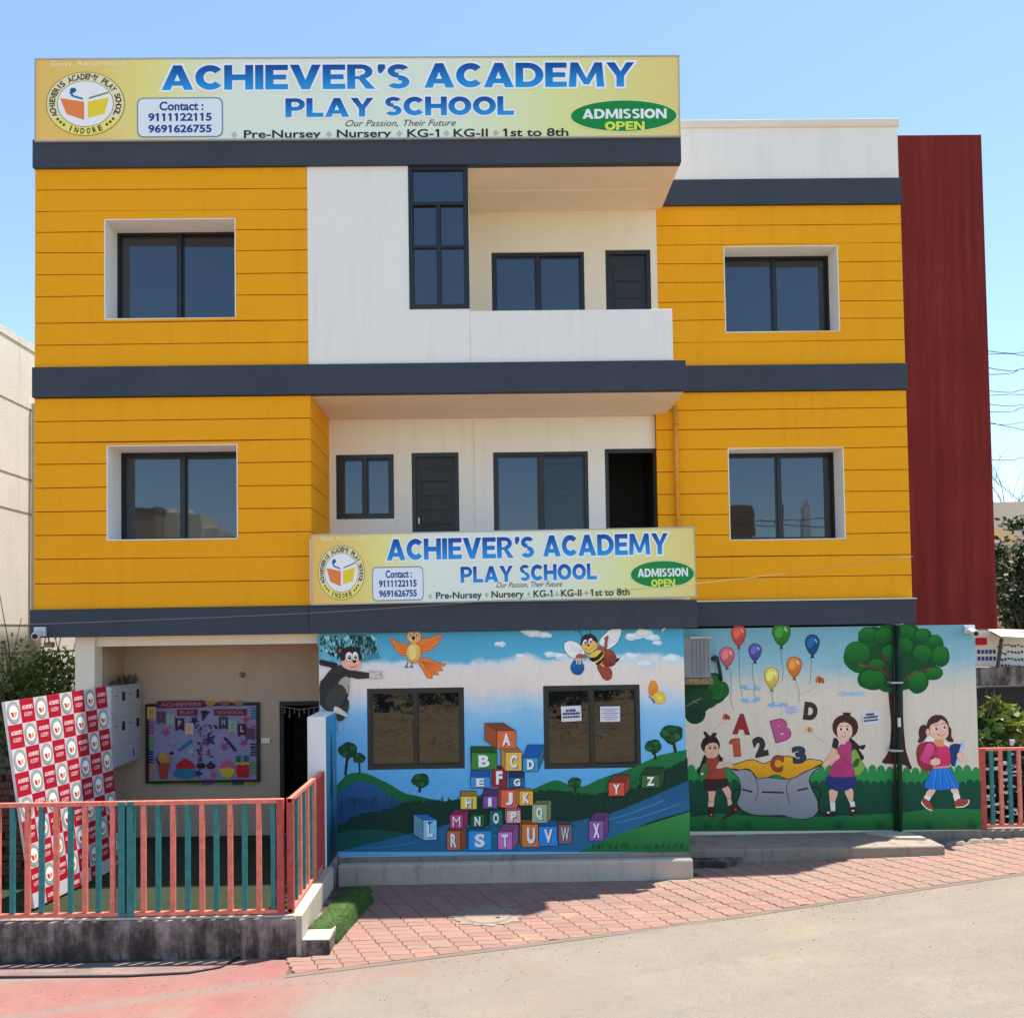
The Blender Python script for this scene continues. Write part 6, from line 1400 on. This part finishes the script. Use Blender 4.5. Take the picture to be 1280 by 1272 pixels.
# stacked dark bricks by the banner
t = thing('brick_stack', 'dark heap of stacked bricks behind the left end of the railing', 'bricks', (-6.3, -1.2, .4))
proto_b = None
for i in range(4):
    for j in range(15):
        x, z = -6.35+i*.25+(.12 if j % 2 else 0), .42+j*.085
        if proto_b is None: proto_b = MB().box(-.115, .115, -.05, .05, 0, .075).build('brick', paintmat('dark_brick', (.10, .035, .025), .9, .4), t, bevel=.004); o = proto_b
        else: o = proto_b.copy(); COL.objects.link(o)
        o.location = Vector((x, -1.2+R_.uniform(-.04, .04), z))-Vector(t.location) if False else (x, -1.2+R_.uniform(-.04, .04), z); o.rotation_euler = (0, 0, R_.uniform(-.1, .1))
# right background -------------------------------------------------
a = at(1238, 640, 12)
t = thing('far_house', 'far house with a flat pale concrete roof overhang at the right edge', 'house', (a.x+4, 12, 0))
p1, p2, p3 = at(1241, 628, 12), at(1280, 620, 12), at(1241, 656, 12)
mb = MB(); mb.prism([(p1.x-.2, at(1241, 655, 12).z), (p1.x-.2, p1.z), (p1.x+8, p1.z+.15), (p1.x+8, at(1241, 672, 12).z-.3), (p1.x+1.2, at(1241, 672, 12).z-.15)], 12, 18); mb.build('roof', 'soffit', t)
MB().box(p1.x+1.6, p1.x+8, 13.5, 18, 0, p3.z-.2).build('wall', 'porchwall', t)
MB().box(p1.x+1.0, p1.x+8, 11.9, 12.0, at(1270, 645, 12).z-.06, at(1270, 645, 12).z).build('drip_edge', 'black', t)
tree('bare_tree', 'leafless grey tree behind the roof at the right edge', 'tree', (fromx(1266, 22), 22, 0), 8.6, None, 0, 0, None, 11, .07, 4)
c = at(1262, 720, 8.0); t = thing('dark_tree', 'dense dark green tree between the maroon tower and the right edge', 'tree', (c.x+.3, 8, 0))
mb = MB(); limbs(mb, (c.x+.3, 8, 0), (c.x+.3, 8, 4), .12, 4, .7, 9, 2); mb.build('trunk', 'bark', t)
mb = MB(); leaves(mb, (c.x+.5, 8, c.z-.2), (1.2, 1.2, 1.0), 5200, .14, 21, 50); leaves(mb, (c.x+.5, 8, c.z-1.3), (1.2, 1.1, .9), 2600, .13, 22, 30); mb.build('crown', 'leaf_dark', t)
c = at(1278, 668, 10); mb = MB(); leaves(mb, (c.x+.5, 10, c.z+.1), (.9, .6, .5), 500, .14, 24, 8); o = mb.build('leafy_branch', 'leaf_dark'); tag(o, 'loose leafy branch hanging in front of the far roof', 'branch', None, 'stuff')
# shed wall with painted writing, dark beam and awning
t = thing('shed', 'low shed with a pale sheet roof and dark beam beyond the railing', 'shed', (fromx(1250, 4), 4, 0))
a, b = at(1212, 789, 4), at(1300, 835, 4)
MB().box(a.x, a.x+5, 4.0, 4.1, b.z, a.z).build('wall', 'white', t)
mb = MB()
for k in range(60):
    x = at(1246, 800, 4).x+(k % 15)*.06; z = at(1246, 806, 4).z-(k//15)*.12+R_.uniform(-.02, .02); mb.quad((x, 3.99, z), (x+.035, 3.99, z), (x+.04, 3.99, z-R_.uniform(.02, .06)), (x, 3.99, z-.03), px(60, 60, 66))
for k in range(10):
    x = at(1221, 800, 4).x+(k % 5)*.07; z = at(1221, 812, 4).z-(k//5)*.12; mb.quad((x, 3.985, z), (x+.045, 3.985, z), (x+.045, 3.985, z-.07), (x, 3.985, z-.07), px(50, 50, 130))
mb.quad((at(1219, 800, 4).x, 3.98, at(1219, 797, 4).z), (at(1233, 800, 4).x, 3.98, at(1219, 797, 4).z), (at(1233, 800, 4).x, 3.98, at(1219, 806, 4).z), (at(1219, 800, 4).x, 3.98, at(1219, 806, 4).z), px(180, 30, 40)); tag(mb.build('painted_marks', 'print', t), None, None, None, 'stuff')
a, b = at(1216, 834, 3.6), at(1290, 856, 3.6); MB().box(a.x, a.x+5, 3.6, 3.9, b.z, a.z).build('beam', 'mould', t)
a, b = at(1212, 856, 3.9), at(1290, 880, 3.9); MB().box(a.x, a.x+5, 3.91, 4.3, at(1212, 1000, 3.9).z, b.z+.3).build('back_wall', 'black', t)
p = [at(1242, 787, 3.4), at(1251, 796, 3.2), at(1300, 797, 3.2), at(1300, 790, 4.2), at(1240, 785, 4.2)]
mb = MB(); mb.quad(at(1232, 787, 4.4), at(1250, 797, 3.3), at(1310, 800, 3.3), at(1310, 790, 4.4)); o = mb.build('roof_sheet', 'concrete_lit', t); sd = o.modifiers.new('s', 'SOLIDIFY'); sd.thickness = .03
p = at(1249, 815, 3.5); MB().tube([at(1252, 797, 3.5), at(1247, 834, 3.5)], .03, 6).build('post', 'bark', t)
MB().tube([(at(1214, 900, 3.5).x, 3.5, 0), (at(1214, 900, 3.5).x, 3.5, 3.2)], .05, 6).build('post', 'bark', t)
# potted greenery behind the right railing
for k, (x, y, Y, m_, lb, nn, rr) in enumerate(((1245, 892, 2.6, 'leaf_yellow', 'yellow green plant with broad leaves beyond the right railing', 260, (.35, .2, .25)), (1262, 912, 2.3, 'leaf_yellow', 'bright yellow croton just above the right railing', 380, (.4, .25, .22)), (1228, 915, 2.0, 'leaf', 'dusty green plant next to the right end of the painted wall', 420, (.28, .2, .3)), (1256, 960, 2.7, 'leaf_dark', 'dark leafy plants filling the space behind the right railing', 2400, (1.0, .4, .9)))):
    c = at(x, y, Y); t = thing('garden_plant', lb, 'plant', (c.x, Y, 0)); mb = MB(); leaves(mb, (c.x, Y, c.z), rr, nn, .15 if k < 3 else .12, 60+k, 9 if k < 3 else 40); mb.build('leaves', m_, t)
    mb = MB(); limbs(mb, (c.x, Y, 0), (c.x, Y, c.z), .02, 3, .5, 70+k, 1); mb.build('stem', 'bark', t)
mb = MB(); r3 = random.Random(4)
for k in range(50):
    x = at(1253, 1000, 1.9).x+r3.uniform(-.25, .2); z = r3.uniform(.25, 1.5); mb.box(x, x+r3.uniform(.03, .09), 1.9, 1.93, z, z+r3.uniform(.02, .05))
tag(mb.build('paper_litter', 'paper'), 'white scraps hanging behind the bars of the right railing', 'scraps')
# stones and soil at the foot of the right wall
for k in range(9):
    p = onz(1175+k*12+R_.uniform(-4, 4), 1054+R_.uniform(-3, 3), .12); s_ = R_.uniform(.05, .12)
    mb = MB(); mb.prismz([(p.x+s_*math.cos(q)*R_.uniform(.8, 1.3), p.y+s_*.7*math.sin(q)) for q in (0, 1, 2, 3.1, 4.2, 5.3)], .05, .10+s_*.6, bev=.3)
    tag(mb.build('stone', 'concrete'), ('first', 'second', 'third', 'fourth', 'fifth', 'sixth', 'seventh', 'eighth', 'ninth')[k]+' loose stone from the left at the foot of the far right wall', 'stone', 'stones at the foot of the right railing')
mb = MB().tube([onz(-30, 1221, .012), onz(60, 1220, .012), onz(160, 1219, .012), onz(235, 1215, .012), onz(275, 1208, .012), onz(300, 1196, .012)], .012, 6); tag(mb.build('shadow_line', 'wire', smooth=True), 'black line drawn for a wire shadow on the road along the mouldy porch base', 'cable')  # thin dark tube in place of a wire's shadow on the road
mb = MB().tube([onz(-30, 1204, .008), onz(80, 1203, .008), onz(200, 1199, .008), onz(240, 1194, .008)], .006, 6); tag(mb.build('shadow_line', 'wire', smooth=True), 'thin dark line drawn for a wire shadow against the foot of the porch base', 'cable')  # second tube, also drawn for a shadow streak
MT['grit_stone'] = paintmat('grit_stone', (.20, .15, .12), .9, .4)
mb = MB(); r5 = random.Random(12)
for k in range(420):
    x = r5.uniform(-6, 8); y = (kerb_y(x)-abs(r5.gauss(0, .22))) if k % 3 else (-2.72-abs(r5.gauss(0, .25)) if x < -2 else kerb_y(x)-abs(r5.gauss(0, .9))); s_ = r5.uniform(.003, .009)
    mb.prismz([(x+s_*math.cos(q)*r5.uniform(.7, 1.2), y+s_*math.sin(q)) for q in (0, 1.3, 2.5, 3.8, 5.1)], gz(x), gz(x)+s_*.7)
tag(mb.build('grit', 'grit_stone'), 'loose grit and pebbles along the edge of the road', None, None, 'stuff')
# ------------------------------------------------------------------ overhead wires
def cable(name, label, pts, r, mat='wire', group=None):
    out = []
    ex = [pts[0]]+pts+[pts[-1]]
    for i in range(1, len(ex)-2):
        p0, p1, p2, p3 = (Vector(ex[i+k-1]) for k in range(4))
        for j in range(6):
            t_ = j/6; out.append(.5*((2*p1)+(-p0+p2)*t_+(2*p0-5*p1+4*p2-p3)*t_*t_+(-p0+3*p1-3*p2+p3)*t_**3))
    out.append(Vector(pts[-1])); o = MB().tube(out, r, 5).build(name, mat, smooth=True); tag(o, label, 'wire', group); return o
cable('overhead_wire', 'thin pale wire sagging across the front of the whole building', [at(-60, 783, -.5), at(150, 776, -.4), at(440, 763, -.3), at(746, 740, -.22), at(872, 729, -.2), at(1020, 712, .6), at(1141, 695, 1.28)], .003, 'palewire')
for k, (y0, y1, sg) in enumerate(((436, 441, 3), (446, 444, -3), (455, 462, 5), (470, 458, 3), (486, 487, 4), (498, 492, -2), (503, 506, 3), (514, 508, 4), (522, 540, 2), (530, 527, 2), (575, 571, 2))):
    Y = 9+k*.3; cable('overhead_wire', ('topmost', 'second', 'third', 'fourth', 'fifth', 'sixth', 'seventh', 'eighth', 'ninth', 'tenth', 'lowest')[k]+' power line from the top in the sky right of the maroon tower', [at(1130, y0-3, Y), at(1200, y0-2, Y), at(1260, (y0+y1)/2+sg, Y), at(1330, y1, Y), at(1700, y1+sg*6, Y+1), at(2600, y1-10, Y+2)], .010, 'wire', 'power lines right of the maroon tower')
# ------------------------------------------------------------------ what stands across the road, seen mirrored in the panes
def mir(px_, py_, d, Yg=.45):      # point seen in a pane at depth Yg, at mirrored depth d
    q = at(px_, py_, d); return Vector((q.x, 2*Yg-d, q.z))
mb = MB(); rg = random.Random(99)
for k in range(16000):
    x = rg.uniform(-32, 32); y = -rg.uniform(13, 48); s_ = rg.uniform(.015, .05)*(1+abs(y)*.012); t_ = rg.random(); a = rg.uniform(0, 3.14)
    mb.add([(x-.03*math.cos(a), y-.03*math.sin(a), gz(x)), (x+.05*math.cos(a), y+.05*math.sin(a), gz(x)), (x+rg.uniform(-.1, .1), y+rg.uniform(-.1, .1), gz(x)+s_)], [(0, 1, 2)], (t_,)*3)
tag(mb.build('dry_grass', 'dry'), 'dry brown grass on the open plot across the road', None, None, 'stuff')
mb = MB()
for k in range(80): leaves(mb, (-26+k*.68+rg.uniform(-.5, .5), rg.choice((-23, -27, -32))+rg.uniform(-2.5, 2.5), .5), (1.2, 1.1, rg.uniform(.4, 1.3)), 230, .26, 300+k, 7)
tag(mb.build('far_scrub', 'leaf_dark'), 'belt of dark scrub at the back of the open plot across the road', None, None, 'stuff')
a, b = mir(195, 672, 60), mir(252, 641, 60); a2 = mir(200, 700, 60)
t = thing('opposite_house', 'pale block with white roof tanks standing across the road', 'house', ((a.x+b.x)/2, a.y-2, 0))
MB().box(a.x, b.x, a.y-5, a.y, 0, b.z).build('wall', 'cream', t); MB().box(b.x+.002, b.x+1.1, a.y-5, a.y-.5, 0, b.z-1.1).build('wall', 'cream', t)
for x in (208, 226): c = mir(x, 637, 60); MB().tube([c-Vector((0, 1, .4)), c-Vector((0, 1, -.15))], [.8, .7], 14).build('water_tank', 'tank', t, smooth=False)
a, b = mir(166, 672, 58), mir(196, 638, 58); t = thing('opposite_house', 'dark plastered house beside the pale block across the road', 'house', ((a.x+b.x)/2, a.y-2, 0)); MB().box(a.x, b.x-.05, a.y-6, a.y, 0, b.z).build('wall', 'porchwall', t); MB().box(a.x-.1, b.x, a.y-6.1, a.y+.1, b.z, b.z+.25).build('parapet', 'concrete', t)
a, b = mir(905, 672, 60, 1.7), mir(943, 632, 60, 1.7); t = thing('hoarding', 'dark hoarding on posts across the road', 'hoarding', ((a.x+b.x)/2, a.y, 0)); MB().box(a.x, b.x, a.y-.3, a.y, b.z-2.4, b.z).build('board', 'wood', t); [MB().tube([(x, a.y-.15, 0), (x, a.y-.15, b.z-2.4)], .12, 6).build('post', 'iron', t) for x in (a.x+.4, b.x-.4)]
a, b = mir(1005, 672, 60, 1.7), mir(1012, 627, 60, 1.7); t = thing('temple_tower', 'slim white tower across the road', 'tower', ((a.x+b.x)/2, a.y, 0)); MB().box(a.x, b.x, a.y-.6, a.y, 0, b.z-.3).build('shaft', 'tank', t); MB().prism([(a.x, b.z-.3), (b.x, b.z-.3), ((a.x+b.x)/2, b.z+.3)], a.y-.6, a.y).build('cap', 'tank', t)
a = mir(979, 645, 55, 1.7); t = thing('flag_pole', 'small orange flag on a thin pole across the road', 'flag', (a.x, a.y, 0)); MB().tube([(a.x, a.y, 0), (a.x, a.y, a.z+.9)], .05, 6).build('pole', 'iron', t); mb = MB(); mb.prism([(a.x, a.z+.8), (a.x-.05, a.z-.4), (a.x-.8, a.z-.5)], a.y-.02, a.y+.02); mb.build('cloth', paintmat('orange_cloth', (.75, .16, .05), .8), t)
for k, x in enumerate((150, 300, 640, 700, 930, 1030)):
    p = mir(x, 672, 62+k); tree('street_tree', ('first', 'second', 'third', 'fourth', 'fifth', 'sixth')[k]+' dark roadside tree from the left across the road', 'tree', (p.x, p.y, 0), 8.5, (2.2, 2.0, 1.6), 500, .3, 'leaf_dark', 500+k, .14, 1, 'trees across the road')
for y0, y1 in ((648, 642), (655, 662)):
    cable('street_cable', ('upper' if y0 < 650 else 'lower')+' black cable strung along the far side of the road', [mir(850, y0, 40, 1.7), mir(980, y0+2, 40, 1.7), mir(1100, y1, 40, 1.7)], .03, 'wire', 'cables across the road')
